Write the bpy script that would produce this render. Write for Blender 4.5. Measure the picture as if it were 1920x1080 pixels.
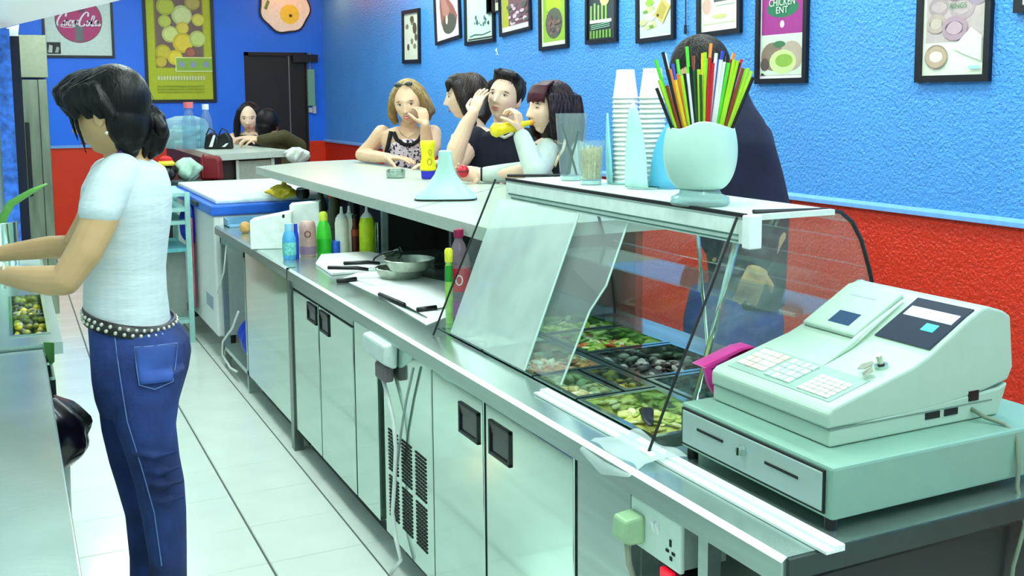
import bpy, bmesh, math, random
import numpy as np
from mathutils import Vector, Matrix
random.seed(7); np.random.seed(7)
for o in list(bpy.data.objects): bpy.data.objects.remove(o)
SC = bpy.context.scene
COL = SC.collection

# ------------------------------------------------------------------ camera
# world: Y runs along the counters, X to the right, Z up, metres
F = 1950.; CX = 960.; CY = 395.; TH = math.radians(25.9); PI_ = math.radians(6.2); RL = math.radians(-.45); EYE = 1.6
FW = Vector((math.sin(TH)*math.cos(PI_), math.cos(TH)*math.cos(PI_), -math.sin(PI_)))
_r = Vector((math.cos(TH), -math.sin(TH), 0)); _u = _r.cross(FW)
RT = _r*math.cos(RL) + _u*math.sin(RL); UP = -_r*math.sin(RL) + _u*math.cos(RL)
CAMP = Vector((0, 0, EYE))
cd = bpy.data.cameras.new('camera'); cam = bpy.data.objects.new('camera', cd); COL.objects.link(cam)
m = Matrix.Identity(4)
for i in range(3): m[i][0] = RT[i]; m[i][1] = UP[i]; m[i][2] = -FW[i]; m[i][3] = CAMP[i]
cam.matrix_world = m
cd.sensor_width = 36; cd.lens = F/1920*36; cd.shift_y = (CY-540)/1920; cd.clip_start = .02
SC.camera = cam

def at(x, y, X=None, Y=None, Z=None, d=None):
    r = FW*F + RT*(x-CX) - UP*(y-CY)
    if d is not None: t = d/F
    elif X is not None: t = X/r.x
    elif Y is not None: t = Y/r.y
    else: t = (Z-EYE)/r.z
    return CAMP + r*t

# ------------------------------------------------------------------ world, exposure
w = bpy.data.worlds.new('world'); SC.world = w; w.use_nodes = True
w.node_tree.nodes['Background'].inputs[0].default_value = (.8, .9, 1, 1)
w.node_tree.nodes['Background'].inputs[1].default_value = .3
SC.view_settings.view_transform = 'Standard'
try: SC.view_settings.look = 'None'
except Exception: pass
SC.view_settings.exposure = 0.62; SC.view_settings.gamma = 1
SC.view_settings.use_curve_mapping = False
LAMP = 8.5            # emission of the fluorescent ceiling diffusers

# ------------------------------------------------------------------ materials
def lin(c):
    f = lambda v: v/12.92 if v <= .04045 else ((v+.055)/1.055)**2.4
    return tuple(f(v/255) for v in c) + (1,)
MATS = {}
def mat(name, rgb, rough=.5, metal=0, var=.06, vscale=30, bump=0, bscale=200, coat=0, emit=0, trans=0, sss=0, spec=.5, stretch=None, detail=2):
    if name in MATS: return MATS[name]
    M = bpy.data.materials.new(name); M.use_nodes = True; MATS[name] = M
    nt = M.node_tree; N = nt.nodes; L = nt.links; b = N['Principled BSDF']
    col = lin(rgb)
    tc = N.new('ShaderNodeTexCoord'); src = tc.outputs['Object']
    if stretch:
        mp = N.new('ShaderNodeMapping'); mp.inputs['Scale'].default_value = stretch; L.new(src, mp.inputs[0]); src = mp.outputs[0]
    if var:
        n = N.new('ShaderNodeTexNoise'); n.inputs['Scale'].default_value = vscale; n.inputs['Detail'].default_value = detail; L.new(src, n.inputs[0])
        r = N.new('ShaderNodeMapRange'); r.inputs[1].default_value = .3; r.inputs[2].default_value = .7; r.inputs[3].default_value = 1-var; r.inputs[4].default_value = 1+var
        L.new(n.outputs[0], r.inputs[0])
        mx = N.new('ShaderNodeMix'); mx.data_type = 'RGBA'; mx.blend_type = 'MULTIPLY'; mx.inputs[0].default_value = 1
        mx.inputs[6].default_value = col; L.new(r.outputs[0], mx.inputs[7]); L.new(mx.outputs[2], b.inputs['Base Color'])
    else: b.inputs['Base Color'].default_value = col
    b.inputs['Roughness'].default_value = rough; b.inputs['Metallic'].default_value = metal
    b.inputs['Coat Weight'].default_value = coat; b.inputs['Transmission Weight'].default_value = trans
    b.inputs['Specular IOR Level'].default_value = spec
    if sss: b.inputs['Subsurface Weight'].default_value = sss; b.inputs['Subsurface Radius'].default_value = (.02, .01, .006)
    if emit: b.inputs['Emission Color'].default_value = col; b.inputs['Emission Strength'].default_value = emit
    if bump:
        n2 = N.new('ShaderNodeTexNoise'); n2.inputs['Scale'].default_value = bscale; n2.inputs['Detail'].default_value = 3; L.new(src, n2.inputs[0])
        bp = N.new('ShaderNodeBump'); bp.inputs['Strength'].default_value = bump; bp.inputs['Distance'].default_value = .004
        L.new(n2.outputs[0], bp.inputs['Height']); L.new(bp.outputs[0], b.inputs['Normal'])
    return M

def glass(name, tint=(225, 245, 240), gloss=.9, rough=.02, opacity=.0, dif=(230, 245, 240)):
    # thin clear sheet: lets light straight through, mirrors at grazing angles
    if name in MATS: return MATS[name]
    M = bpy.data.materials.new(name); M.use_nodes = True; MATS[name] = M
    nt = M.node_tree; N = nt.nodes; L = nt.links; N.remove(N['Principled BSDF'])
    t = N.new('ShaderNodeBsdfTransparent'); t.inputs[0].default_value = lin(tint)
    g = N.new('ShaderNodeBsdfGlossy'); g.inputs['Roughness'].default_value = rough
    lw = N.new('ShaderNodeLayerWeight'); lw.inputs[0].default_value = .5          # Schlick: .04 + .96*(1-cos)^5, same from both sides of the sheet
    pw = N.new('ShaderNodeMath'); pw.operation = 'POWER'; pw.inputs[1].default_value = 5; L.new(lw.outputs['Facing'], pw.inputs[0])
    mu = N.new('ShaderNodeMath'); mu.operation = 'MULTIPLY_ADD'; mu.inputs[1].default_value = .9*gloss; mu.inputs[2].default_value = .035*gloss; L.new(pw.outputs[0], mu.inputs[0])
    mx = N.new('ShaderNodeMixShader'); L.new(mu.outputs[0], mx.inputs[0]); L.new(t.outputs[0], mx.inputs[1]); L.new(g.outputs[0], mx.inputs[2])
    out = mx.outputs[0]
    if opacity:
        d = N.new('ShaderNodeBsdfDiffuse'); d.inputs[0].default_value = lin(dif)
        nz = N.new('ShaderNodeTexNoise'); nz.inputs['Scale'].default_value = 6; tc = N.new('ShaderNodeTexCoord'); L.new(tc.outputs['Object'], nz.inputs[0])
        mr = N.new('ShaderNodeMapRange'); mr.inputs[1].default_value = .3; mr.inputs[2].default_value = .7; mr.inputs[3].default_value = opacity*.85; mr.inputs[4].default_value = opacity*1.15; L.new(nz.outputs[0], mr.inputs[0])
        m2 = N.new('ShaderNodeMixShader'); L.new(mr.outputs[0], m2.inputs[0]); L.new(out, m2.inputs[1]); L.new(d.outputs[0], m2.inputs[2]); out = m2.outputs[0]
    L.new(out, N['Material Output'].inputs[0]); return M

STEEL = mat('brushed_steel', (186, 204, 198), .3, .85, .07, 3, .06, 60, stretch=(1, 1, 14))
STEEL_DOOR = mat('polished_steel', (190, 214, 204), .085, .95, .04, 3, .012, 12, stretch=(1, 1, 6))
STEEL_TOP = mat('worktop_steel', (190, 210, 204), .24, .85, .08, 6, .05, 90)
DARKSTEEL = mat('dark_steel', (62, 74, 70), .4, .6)
BLACK = mat('black_plastic', (14, 15, 18), .4, 0, .1)
BLACKGAP = mat('rubber_and_gap_black', (8, 9, 10), .7)  # rubber seals, plus shade painted into gaps, slots and holes
WHITE = mat('white_enamel', (236, 242, 240), .35, 0, .03)
WHITEP = mat('white_plastic', (232, 240, 236), .4, 0, .03)
MINT = mat('mint_plastic', (196, 226, 214), .35, 0, .03)
REGP = mat('register_plastic', (176, 202, 184), .42, 0, .02)
REGD = mat('drawer_metal', (134, 174, 156), .42, .1, .03)
PAPER = mat('white_paper', (240, 244, 242), .8, 0, .03)
LAMIN = mat('bar_laminate', (184, 194, 180), .3, 0, .05, 40)
LAMEDGE = mat('bar_laminate_edge', (176, 190, 178), .4, 0, .05, 40)
GLASS = glass('case_glass', (250, 254, 252), 1.0, .01, .035)
GLASS_CLEAR = glass('clear_glass', (250, 254, 254), 1.0, .01, .06)
GLASS_HAZY = glass('glare_haze_glass', (246, 254, 250), 1.0, .03, .36, (236, 250, 246)); GLASS_GLARE = glass('faint_glare_glass', (250, 254, 252), 1.0, .02, .10, (236, 250, 246))  # diffuse white haze paints glare onto the sliding panes
GLASS_EDGE = mat('glass_edge', (206, 236, 226), .15, 0, .02)
PLASTIC_FILM = glass('plastic_film', (240, 248, 248), .6, .15, .45)
SKIN = mat('skin', (226, 186, 152), .5, 0, .05, 14, .05, 300, sss=.08)
SKIN_PALE = mat('skin_pale', (234, 198, 170), .5, 0, .05, 14, .05, 300, sss=.08)
SKIN_TAN = mat('skin_tan', (204, 164, 116), .48, 0, .06, 14, .05, 300, sss=.06)

# ------------------------------------------------------------------ mesh helpers
class MB:
    """collects shapes, then links them as ONE mesh object"""
    def __init__(s): s.v = []; s.f = []; s.m = []; s.mats = []; s.cur = 0
    def use(s, material):
        if material not in s.mats: s.mats.append(material)
        s.cur = s.mats.index(material); return s
    def raw(s, vs, fs):
        n = len(s.v); s.v += [tuple(v) for v in vs]
        for f in fs: s.f.append(tuple(i+n for i in f)); s.m.append(s.cur)
        return s
    def box(s, x0, x1, y0, y1, z0, z1):
        x0, x1 = min(x0, x1), max(x0, x1); y0, y1 = min(y0, y1), max(y0, y1); z0, z1 = min(z0, z1), max(z0, z1)
        v = [(x, y, z) for z in (z0, z1) for y in (y0, y1) for x in (x0, x1)]
        return s.raw(v, [(0, 2, 3, 1), (4, 5, 7, 6), (0, 1, 5, 4), (2, 6, 7, 3), (0, 4, 6, 2), (1, 3, 7, 5)])
    def obox(s, c, ax, ay, az):
        c, ax, ay, az = map(Vector, (c, ax, ay, az))
        v = [c+ax*i+ay*j+az*k for k in (-1, 1) for j in (-1, 1) for i in (-1, 1)]
        return s.raw(v, [(0, 2, 3, 1), (4, 5, 7, 6), (0, 1, 5, 4), (2, 6, 7, 3), (0, 4, 6, 2), (1, 3, 7, 5)])
    def prism(s, pts, ext):
        """polygon (list of 3D points) extruded by vector ext"""
        pts = [Vector(p) for p in pts]; e = Vector(ext); n = len(pts)
        v = pts + [p+e for p in pts]
        f = [tuple(range(n))[::-1], tuple(range(n, 2*n))] + [(i, (i+1) % n, n+(i+1) % n, n+i) for i in range(n)]
        return s.raw(v, f)
    def tube(s, path, r, seg=8, closed=False, flat=None):
        path = [Vector(p) for p in path]; n = len(path)
        rs = r if isinstance(r, (list, tuple)) else [r]*n
        vs = []; prev = None
        for i, p in enumerate(path):
            t = (path[min(i+1, n-1)] - path[max(i-1, 0)])
            if t.length < 1e-9: t = Vector((0, 0, 1))
            t.normalize()
            if prev is None:
                a = t.cross(Vector((0, 0, 1)))
                if a.length < 1e-3: a = t.cross(Vector((0, 1, 0)))
                a.normalize()
            else:
                a = prev - t*prev.dot(t); a.normalize()
            prev = a; b = t.cross(a)
            for k in range(seg):
                q = 2*math.pi*k/seg
                vs.append(p + a*(rs[i]*math.cos(q)) + b*(rs[i]*math.sin(q)*(flat or 1)))
        fs = [(i*seg+k, i*seg+(k+1) % seg, (i+1)*seg+(k+1) % seg, (i+1)*seg+k) for i in range(n-1) for k in range(seg)]
        fs += [tuple(range(seg))[::-1], tuple((n-1)*seg+k for k in range(seg))]
        return s.raw(vs, fs)
    def cyl(s, p0, p1, r0, r1=None, seg=16): return s.tube([p0, p1], [r0, r0 if r1 is None else r1], seg)
    def lathe(s, c, prof, seg=24, sx=1, sy=1, cap=True, tilt=None):
        """prof: list of (radius, z); around vertical axis at c"""
        c = Vector(c); vs = []; n = len(prof)
        for r, z in prof:
            for k in range(seg):
                q = 2*math.pi*k/seg; p = Vector((r*sx*math.cos(q), r*sy*math.sin(q), z))
                if tilt is not None: p = tilt @ p
                vs.append(c+p)
        fs = [(i*seg+k, i*seg+(k+1) % seg, (i+1)*seg+(k+1) % seg, (i+1)*seg+k) for i in range(n-1) for k in range(seg)]
        if cap: fs += [tuple(range(seg))[::-1], tuple((n-1)*seg+k for k in range(seg))]
        return s.raw(vs, fs)
    def ell(s, c, ax, ay, az, nu=16, nv=10):
        c, ax, ay, az = map(Vector, (c, ax, ay, az)); vs = [c+az]
        for i in range(1, nv):
            p = math.pi*i/nv
            for k in range(nu):
                q = 2*math.pi*k/nu; vs.append(c + ax*(math.sin(p)*math.cos(q)) + ay*(math.sin(p)*math.sin(q)) + az*math.cos(p))
        vs.append(c-az); fs = [(0, 1+k, 1+(k+1) % nu) for k in range(nu)]
        for i in range(nv-2): fs += [(1+i*nu+k, 1+(i+1)*nu+k, 1+(i+1)*nu+(k+1) % nu, 1+i*nu+(k+1) % nu) for k in range(nu)]
        e = len(vs)-1; b = 1+(nv-2)*nu; fs += [(e, b+(k+1) % nu, b+k) for k in range(nu)]
        return s.raw(vs, fs)
    def grid(s, fn, nu, nv):
        vs = [fn(i/nu, j/nv) for j in range(nv+1) for i in range(nu+1)]
        fs = [(j*(nu+1)+i, j*(nu+1)+i+1, (j+1)*(nu+1)+i+1, (j+1)*(nu+1)+i) for j in range(nv) for i in range(nu)]
        return s.raw(vs, fs)

def link(name, me, parent=None, loc=(0, 0, 0), smooth=False, bevel=0, label=None, cat=None, group=None, kind=None, solid=0, subsurf=0):
    o = bpy.data.objects.new(name, me); COL.objects.link(o); o.location = loc
    if parent: o.parent = parent
    if smooth:
        me.shade_smooth()
    if solid:
        md = o.modifiers.new('solid', 'SOLIDIFY'); md.thickness = solid; md.offset = 0
    if bevel:
        md = o.modifiers.new('bevel', 'BEVEL'); md.width = bevel; md.segments = 2; md.limit_method = 'ANGLE'; md.angle_limit = math.radians(50)
    if subsurf:
        md = o.modifiers.new('sub', 'SUBSURF'); md.levels = subsurf; md.render_levels = subsurf
    if smooth == 'auto':
        md = o.modifiers.new('split', 'EDGE_SPLIT'); md.split_angle = math.radians(40)
    for k, v in (('label', label), ('category', cat), ('group', group), ('kind', kind)):
        if v: o[k] = v
    return o
def build(mb, name, material=None, parent=None, origin=None, **kw):
    """mb in world coordinates -> object whose origin sits at `origin` (or at the parent's)"""
    org = Vector(origin) if origin is not None else (Vector((0, 0, 0)))
    base = org + (WORLDO.get(parent.name, Vector((0, 0, 0))) if parent else Vector((0, 0, 0)))
    me = bpy.data.meshes.new(name)
    me.from_pydata([tuple(Vector(v)-base) for v in mb.v], [], mb.f)
    ms = mb.mats or [material]
    for q in ms: me.materials.append(q)
    if len(ms) > 1: me.polygons.foreach_set('material_index', mb.m)
    bm = bmesh.new(); bm.from_mesh(me); bmesh.ops.recalc_face_normals(bm, faces=bm.faces); bm.to_mesh(me); bm.free()
    o = link(name, me, parent, org, **kw)
    WORLDO[o.name] = base
    return o
WORLDO = {}
def thing(name, label, cat, origin, group=None):
    o = bpy.data.objects.new(name, None); COL.objects.link(o); o.location = origin; o.empty_display_size = .05
    o['label'] = label; o['category'] = cat
    if group: o['group'] = group
    WORLDO[o.name] = Vector(origin); return o
def struct(name, mb, material=None, **kw):
    return build(mb, name, material, kind='structure', **kw)
def part(t, name, mb, material=None, **kw): return build(mb, name, material, parent=t, **kw)
def copy_tree(o, parent=None):
    c = o.copy(); COL.objects.link(c); c.parent = parent
    for ch in o.children: copy_tree(ch, c)
    return c
def boxo(name, x0, x1, y0, y1, z0, z1, material, label, cat, bevel=.004, **kw):
    return build(MB().box(x0, x1, y0, y1, z0, z1), name, material, origin=((x0+x1)/2, (y0+y1)/2, z0), bevel=bevel, label=label, cat=cat, **kw)
# ================================================================== THE ROOM
WX = 3.5; WY = 12.4; CEIL = 3.2; DADO = 1.1; LX = -.95; FY = -1.6

def wall_material(name, blue, red, bumpk, split=DADO):
    M = bpy.data.materials.new(name); M.use_nodes = True; nt = M.node_tree; N = nt.nodes; L = nt.links; b = N['Principled BSDF']
    g = N.new('ShaderNodeNewGeometry'); sp = N.new('ShaderNodeSeparateXYZ'); L.new(g.outputs['Position'], sp.inputs[0])
    gt = N.new('ShaderNodeMath'); gt.operation = 'GREATER_THAN'; gt.inputs[1].default_value = split; L.new(sp.outputs[2], gt.inputs[0])
    mx = N.new('ShaderNodeMix'); mx.data_type = 'RGBA'; mx.inputs[6].default_value = lin(red); mx.inputs[7].default_value = lin(blue); L.new(gt.outputs[0], mx.inputs[0])
    n = N.new('ShaderNodeTexNoise'); n.inputs['Scale'].default_value = 3; L.new(g.outputs['Position'], n.inputs[0])
    r = N.new('ShaderNodeMapRange'); r.inputs[3].default_value = .9; r.inputs[4].default_value = 1.1; L.new(n.outputs[0], r.inputs[0])
    m2 = N.new('ShaderNodeMix'); m2.data_type = 'RGBA'; m2.blend_type = 'MULTIPLY'; m2.inputs[0].default_value = 1; L.new(mx.outputs[2], m2.inputs[6]); L.new(r.outputs[0], m2.inputs[7])
    L.new(m2.outputs[2], b.inputs['Base Color']); b.inputs['Roughness'].default_value = .42
    v = N.new('ShaderNodeTexNoise'); v.inputs['Scale'].default_value = 75; v.inputs['Detail'].default_value = 2; L.new(g.outputs['Position'], v.inputs[0])
    bp = N.new('ShaderNodeBump'); bp.inputs['Strength'].default_value = bumpk; bp.inputs['Distance'].default_value = .012; L.new(v.outputs[0], bp.inputs['Height']); L.new(bp.outputs[0], b.inputs['Normal'])
    return M
BLUE_R = wall_material('stucco_blue_over_red', (78, 158, 238), (216, 44, 8), .95)
BLUE_B = wall_material('painted_blue_over_red', (28, 120, 254), (226, 52, 12), .12)
CEILM = mat('ceiling_paint', (232, 238, 236), .8)
GROUT = mat('dark_grout', (92, 98, 96), .9, 0, .1)

struct('floor', MB().box(LX, WX, FY, WY, -.12, -.004), GROUT)
fl = bpy.data.objects['floor']
# floor tiles: those the photograph shows one by one are parts, the rest is one piece
TS = .342; GAP = .004
def tile_mesh(name, gx, gy):
    me = bpy.data.meshes.new(name); h = TS/2
    b = .0025
    vs = [(-h+gx, -h+gy, -.004), (h-gx, -h+gy, -.004), (h-gx, h-gy, -.004), (-h+gx, h-gy, -.004), (-h+gx+b, -h+gy+b, 0), (h-gx-b, -h+gy+b, 0), (h-gx-b, h-gy-b, 0), (-h+gx+b, h-gy-b, 0)]
    me.from_pydata(vs, [], [(4, 5, 6, 7), (0, 1, 5, 4), (1, 2, 6, 5), (2, 3, 7, 6), (3, 0, 4, 7)]); return me
TILEM = mat('white_ceramic_tile', (232, 242, 234), .14, 0, .03, 5, .02, 20, coat=.2)
tm = tile_mesh('floor_tile', .0035, .0012); tm.materials.append(TILEM)
rest = MB()
for i in range(-4, 9):
    for j in range(-14, 26):
        x = .403 - TS/2 + i*TS; y = 3.826 + TS/2 + j*TS
        if x-TS/2 < LX or x+TS/2 > WX or y-TS/2 < FY or y+TS/2 > WY: continue
        if 0 <= i <= 2 and -3 <= j <= 20:
            o = link('floor_tile', tm, fl, (x, y, 0))
        else:
            n = len(rest.v); rest.raw([Vector(v.co)+Vector((x, y, 0)) for v in tm.vertices], [tuple(p.vertices) for p in tm.polygons])
part(fl, 'distant_tiles', rest, TILEM, kind='stuff')

struct('ceiling', MB().box(LX, WX, FY, WY, CEIL, CEIL+.1), CEILM)
struct('wall_right', MB().box(WX, WX+.12, FY, WY+.12, -.12, CEIL+.1), BLUE_R)
DX0, DX1, DZ = 2.556, 3.30, 2.155
struct('wall_back', MB().box(LX-.1, DX0, WY, WY+.12, -.12, CEIL+.1).box(DX1, WX, WY, WY+.12, -.12, CEIL+.1).box(DX0, DX1, WY, WY+.12, DZ, CEIL+.1), BLUE_B)
struct('wall_left', MB().box(LX-.1, LX, FY, WY, -.12, CEIL+.1), wall_material('left_wall_paint', (214, 226, 226), (214, 226, 226), .1))
struct('wall_front', MB().box(LX-.1, WX+.1, FY-.1, FY, -.12, CEIL+.1), wall_material('front_wall_paint', (214, 226, 226), (214, 226, 226), .1))
RAIL = mat('pale_blue_rail', (120, 176, 236), .4)
struct('trim_1', MB().prism([(WX, FY, DADO-.012), (WX-.022, FY, DADO-.012), (WX-.022, FY, DADO+.006), (WX, FY, DADO+.02)], (0, WY-FY, 0)), RAIL)
struct('trim_2', MB().prism([(LX, WY, DADO-.012), (LX, WY-.022, DADO-.012), (LX, WY-.022, DADO+.006), (LX, WY, DADO+.02)], (DX0-LX, 0, 0)), RAIL)
BASE = mat('baseboard_dark', (70, 40, 34), .5)
struct('baseboard_right', MB().box(WX-.015, WX, FY, WY, 0, .09), BASE)

# the dark door in the back wall
DOORM = mat('black_brown_door', (20, 14, 15), .45, 0, .15, 6)
d1 = struct('door_1', MB().box(DX0+.05, 3.075, WY+.02, WY+.06, 0, DZ-.04).box(3.09, DX1-.02, WY+.03, WY+.07, 0, DZ-.04), DOORM)
part(d1, 'door_frame', MB().box(DX0, DX0+.05, WY-.01, WY+.1, 0, DZ).box(DX0, DX1, WY-.01, WY+.1, DZ-.04, DZ).box(DX1-.02, DX1+.0, WY-.01, WY+.1, 0, DZ), mat('dark_frame', (26, 10, 12), .5))
part(d1, 'edge_strip', MB().box(3.075, 3.09, WY+.0, WY+.065, 0, DZ-.04), mat('grey_metal_strip', (120, 116, 118), .4, .5))
part(d1, 'door_closer', MB().box(3.12, 3.42, WY-.06, WY-.005, 2.04, 2.13), BLACK)
struct('corridor_1', MB().box(DX0, DX1, WY+.12, WY+.2, 0, DZ), BLACKGAP)

# ceiling lights (fluorescent diffusers)
DIFF = mat('fluorescent_diffuser', (238, 255, 247), .5, 0, 0, emit=LAMP)
def ceiling_light(x, y, label, lx=.6, ly=1.5):
    t = thing('ceiling_light', label, 'ceiling light', (x, y, CEIL), 'fluorescent ceiling lights')
    part(t, 'light_housing', MB().box(x-lx/2-.03, x+lx/2+.03, y-ly/2-.03, y+ly/2+.03, CEIL-.05, CEIL), WHITE)
    part(t, 'diffuser', MB().box(x-lx/2, x+lx/2, y-ly/2, y+ly/2, CEIL-.075, CEIL-.05), DIFF)
names = ['nearest the camera', 'second from the camera', 'third from the camera', 'fourth from the camera', 'fifth from the camera']
for k, y in enumerate((-.2, 2.2, 4.8, 7.4, 10.2)):
    ceiling_light(.86, y, 'fluorescent ceiling light over the serving aisle, '+names[k])
for k, y in enumerate((.6, 3.0, 5.6, 8.4)):
    ceiling_light(2.75, y, 'fluorescent ceiling light over the customers, '+names[k])
# warm pendant lamp near the far right corner: its glow and its gleam show on the stucco
_p = at(690, -34, X=WX); _d = (_p-CAMP).normalized(); _d.x = -_d.x; LP = _p+_d*.95
sp = thing('pendant_lamp', 'small warm pendant lamp hanging near the far right corner', 'pendant lamp', LP)
part(sp, 'cord', MB().tube([LP+Vector((0, 0, .12)), Vector((LP.x, LP.y, CEIL))], .006), BLACK)
part(sp, 'lamp_shade', MB().lathe(LP, [(.02, .15), (.03, .12), (.11, .055), (.115, .05)], 24, cap=False), mat('shade_dark', (40, 34, 30), .4), smooth='auto', solid=.003)
part(sp, 'bulb', MB().ell(LP+Vector((0, 0, .03)), (.06, 0, 0), (0, .06, 0), (0, 0, .07)), mat('warm_bulb', (255, 150, 80), .4, 0, 0, emit=85), smooth=True)

# ================================================================== POSTERS
FRAME = mat('black_picture_frame', (12, 12, 22), .35)
def poly(cx, cy, rx, ry, n=20, a0=0, a1=2*math.pi):
    return [(cx+rx*math.cos(a0+(a1-a0)*k/(n-(0 if a1-a0 >= 6.28 else 1))), cy+ry*math.sin(a0+(a1-a0)*k/(n-(0 if a1-a0 >= 6.28 else 1)))) for k in range(n)]
def rect(x0, y0, x1, y1): return [(x0, y0), (x1, y0), (x1, y1), (x0, y1)]
def ring(cx, cy, rx, ry, th, n=24):
    o = poly(cx, cy, rx, ry, n); i = poly(cx, cy, rx-th, ry-th, n)
    return [[o[k], o[(k+1) % n], i[(k+1) % n], i[k]] for k in range(n)]
PC = {}
def ink(rgb):
    k = 'ink_%02x%02x%02x' % rgb
    if k not in PC: PC[k] = mat(k, rgb, .45, 0, .05, 40)
    return PC[k]
def poster(name, label, wall, a0, a1, z0, z1, paper, art, border=.02, tilt=0, passe=.0, cat='picture', depth=.022, group='framed pictures on the walls', vs=1.):
    """wall 'R': a runs along -Y (left to right as seen); wall 'B': a runs along +X. art in fractions of the picture"""
    if wall == 'R': org = Vector((WX, (a0+a1)/2, (z0+z1)/2)); ex = Vector((0, -1, 0)); en = Vector((-1, 0, 0))
    else: org = Vector(((a0+a1)/2, WY, (z0+z1)/2)); ex = Vector((1, 0, 0)); en = Vector((0, -1, 0))
    ez = Vector((0, 0, 1)); W_ = abs(a1-a0); H_ = z1-z0
    c, s = math.cos(tilt), math.sin(tilt); ex, ez = ex*c+ez*s, ez*c-ex*s
    P = lambda u, v, n: org + ex*((u-.5)*W_) + ez*((v-.5)*H_) + en*n
    t = thing(name, label, cat, org - ez*(H_/2), group)
    fr = MB(); bu = border/W_; bv = border/H_
    for r in (rect(0, 0, 1, bv), rect(0, 1-bv, 1, 1), rect(0, bv, bu, 1-bv), rect(1-bu, bv, 1, 1-bv)):
        fr.prism([P(u, v, .001) for u, v in r], en*depth)
    part(t, 'frame', fr, FRAME)
    pr = MB(); pr.use(ink(paper)); pr.prism([P(u, v, .001) for u, v in rect(bu, bv, 1-bu, 1-bv)], en*.006)
    n = .0074
    iu = lambda u: bu+(1-2*bu)*u; iv = lambda v: bv+(1-2*bv)*v
    ivs = lambda v: iv(v if v >= .995 else v*vs)
    for shape, col in art:
        pr.use(ink(col)); n += .0003
        for pg in (shape if isinstance(shape[0], list) else [shape]):
            pr.raw([P(iu(min(max(u, .0), 1)), ivs(min(max(v, .0), 1)), n) for u, v in pg], [tuple(range(len(pg)))])
    part(t, 'print', pr)
    return t, P, iu, iv
def blotches(n, u0, u1, v0, v1, r0, r1, cols, asp=1, seed=1):
    R = random.Random(seed); out = []
    for k in range(n):
        r = R.uniform(r0, r1); out.append((poly(R.uniform(u0, u1), R.uniform(v0, v1), r, r*asp*R.uniform(.6, 1.2), 12), R.choice(cols)))
    return out
def stroke(pts, w, asp):
    """ribbon along a polyline (fractions); asp = width/height of the picture"""
    # smooth the path with Catmull-Rom
    q = []
    for i in range(len(pts)-1):
        p0 = pts[max(i-1, 0)]; p1 = pts[i]; p2 = pts[i+1]; p3 = pts[min(i+2, len(pts)-1)]
        for k in range(6):
            t = k/6
            q.append(tuple(.5*((2*p1[j])+(-p0[j]+p2[j])*t+(2*p0[j]-5*p1[j]+4*p2[j]-p3[j])*t*t+(-p0[j]+3*p1[j]-3*p2[j]+p3[j])*t**3) for j in (0, 1)))
    q.append(pts[-1]); out = []; L = []; R = []
    for i, p in enumerate(q):
        a = q[max(i-1, 0)]; b = q[min(i+1, len(q)-1)]; tx = b[0]-a[0]; ty = (b[1]-a[1])/asp; l = math.hypot(tx, ty) or 1
        # broad pen held at a slant: thick downstrokes, thin cross strokes
        ww = w*(.45+.75*abs(ty/l)); nx, ny = -ty/l*ww/2, tx/l*ww/2*asp
        L.append((p[0]+nx, p[1]+ny)); R.append((p[0]-nx, p[1]-ny))
    return [[L[i], L[i+1], R[i+1], R[i]] for i in range(len(q)-1)]

# back wall: soft drink sign
A = .72/.98
DRINK = (196, 52, 118)
art = [(poly(.51, .41, .36, .36*A, 40), (120, 84, 96)), (poly(.51, .41, .345, .345*A, 40), DRINK),
       ([(.44, .165), (.58, .165), (.57, .28), (.585, .345), (.43, .345), (.45, .28)], (112, 118, 120)),
       ([(.50, .50), (.60, .50), (.66, .62), (.70, .80), (.60, .80), (.52, .62)], (134, 60, 110)),
       (rect(.015, .015, .22, .15), (30, 34, 34)), ([(.03, .03), (.09, .03), (.1, .11), (.05, .12)], (206, 214, 206)), ([(.13, .03), (.18, .03), (.2, .09), (.16, .1)], (170, 190, 176))]
def cc(pts, ox, oy, sx, sy): return [(ox+x*sx, oy+y*sy) for x, y in pts]
Cl = [(.95, .75), (1.0, 1.0), (.78, 1.08), (.38, .72), (.12, .25), (.2, -.02), (.5, .02), (.8, .3)]
ol = [(.5, .62), (.2, .5), (.05, .2), (.2, 0), (.45, .15), (.55, .45), (.42, .62), (.6, .5), (.8, .52)]
cl_ = [(.6, .55), (.4, .62), (.12, .4), (.08, .1), (.28, 0), (.6, .25)]
al = [(.55, .55), (.3, .62), (.06, .3), (.15, .02), (.4, .2), (.58, .6), (.52, .15), (.62, .02), (.85, .25)]
ll = [(.05, .2), (.4, .7), (.6, 1.1), (.45, 1.2), (.25, .7), (.15, .15), (.3, 0), (.6, .25)]
word = []
sx, sy, oy = .135, .165*A, .345
for g, ox, k in ((Cl, .17, 1.15), (ol, .275, .85), (cl_, .345, .8), (al, .405, .8), (Cl, .50, 1.2), (ol, .615, .85), (ll, .685, .8), (al, .745, .85)):
    word += stroke(cc(g, ox, oy, sx*k, sy*k), .024, A)
word += stroke([(.2, .345), (.3, .325), (.42, .33), (.485, .355)], .02, A) + stroke([(.475, .40), (.515, .412)], .02, A)
art.append((word, (250, 244, 250)))
poster('framed_poster', 'white framed sign with a big round red soft drink emblem in white script', 'B', .42, 1.14, 2.07, 3.05, (222, 240, 228), art, .026, tilt=.0)
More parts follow.
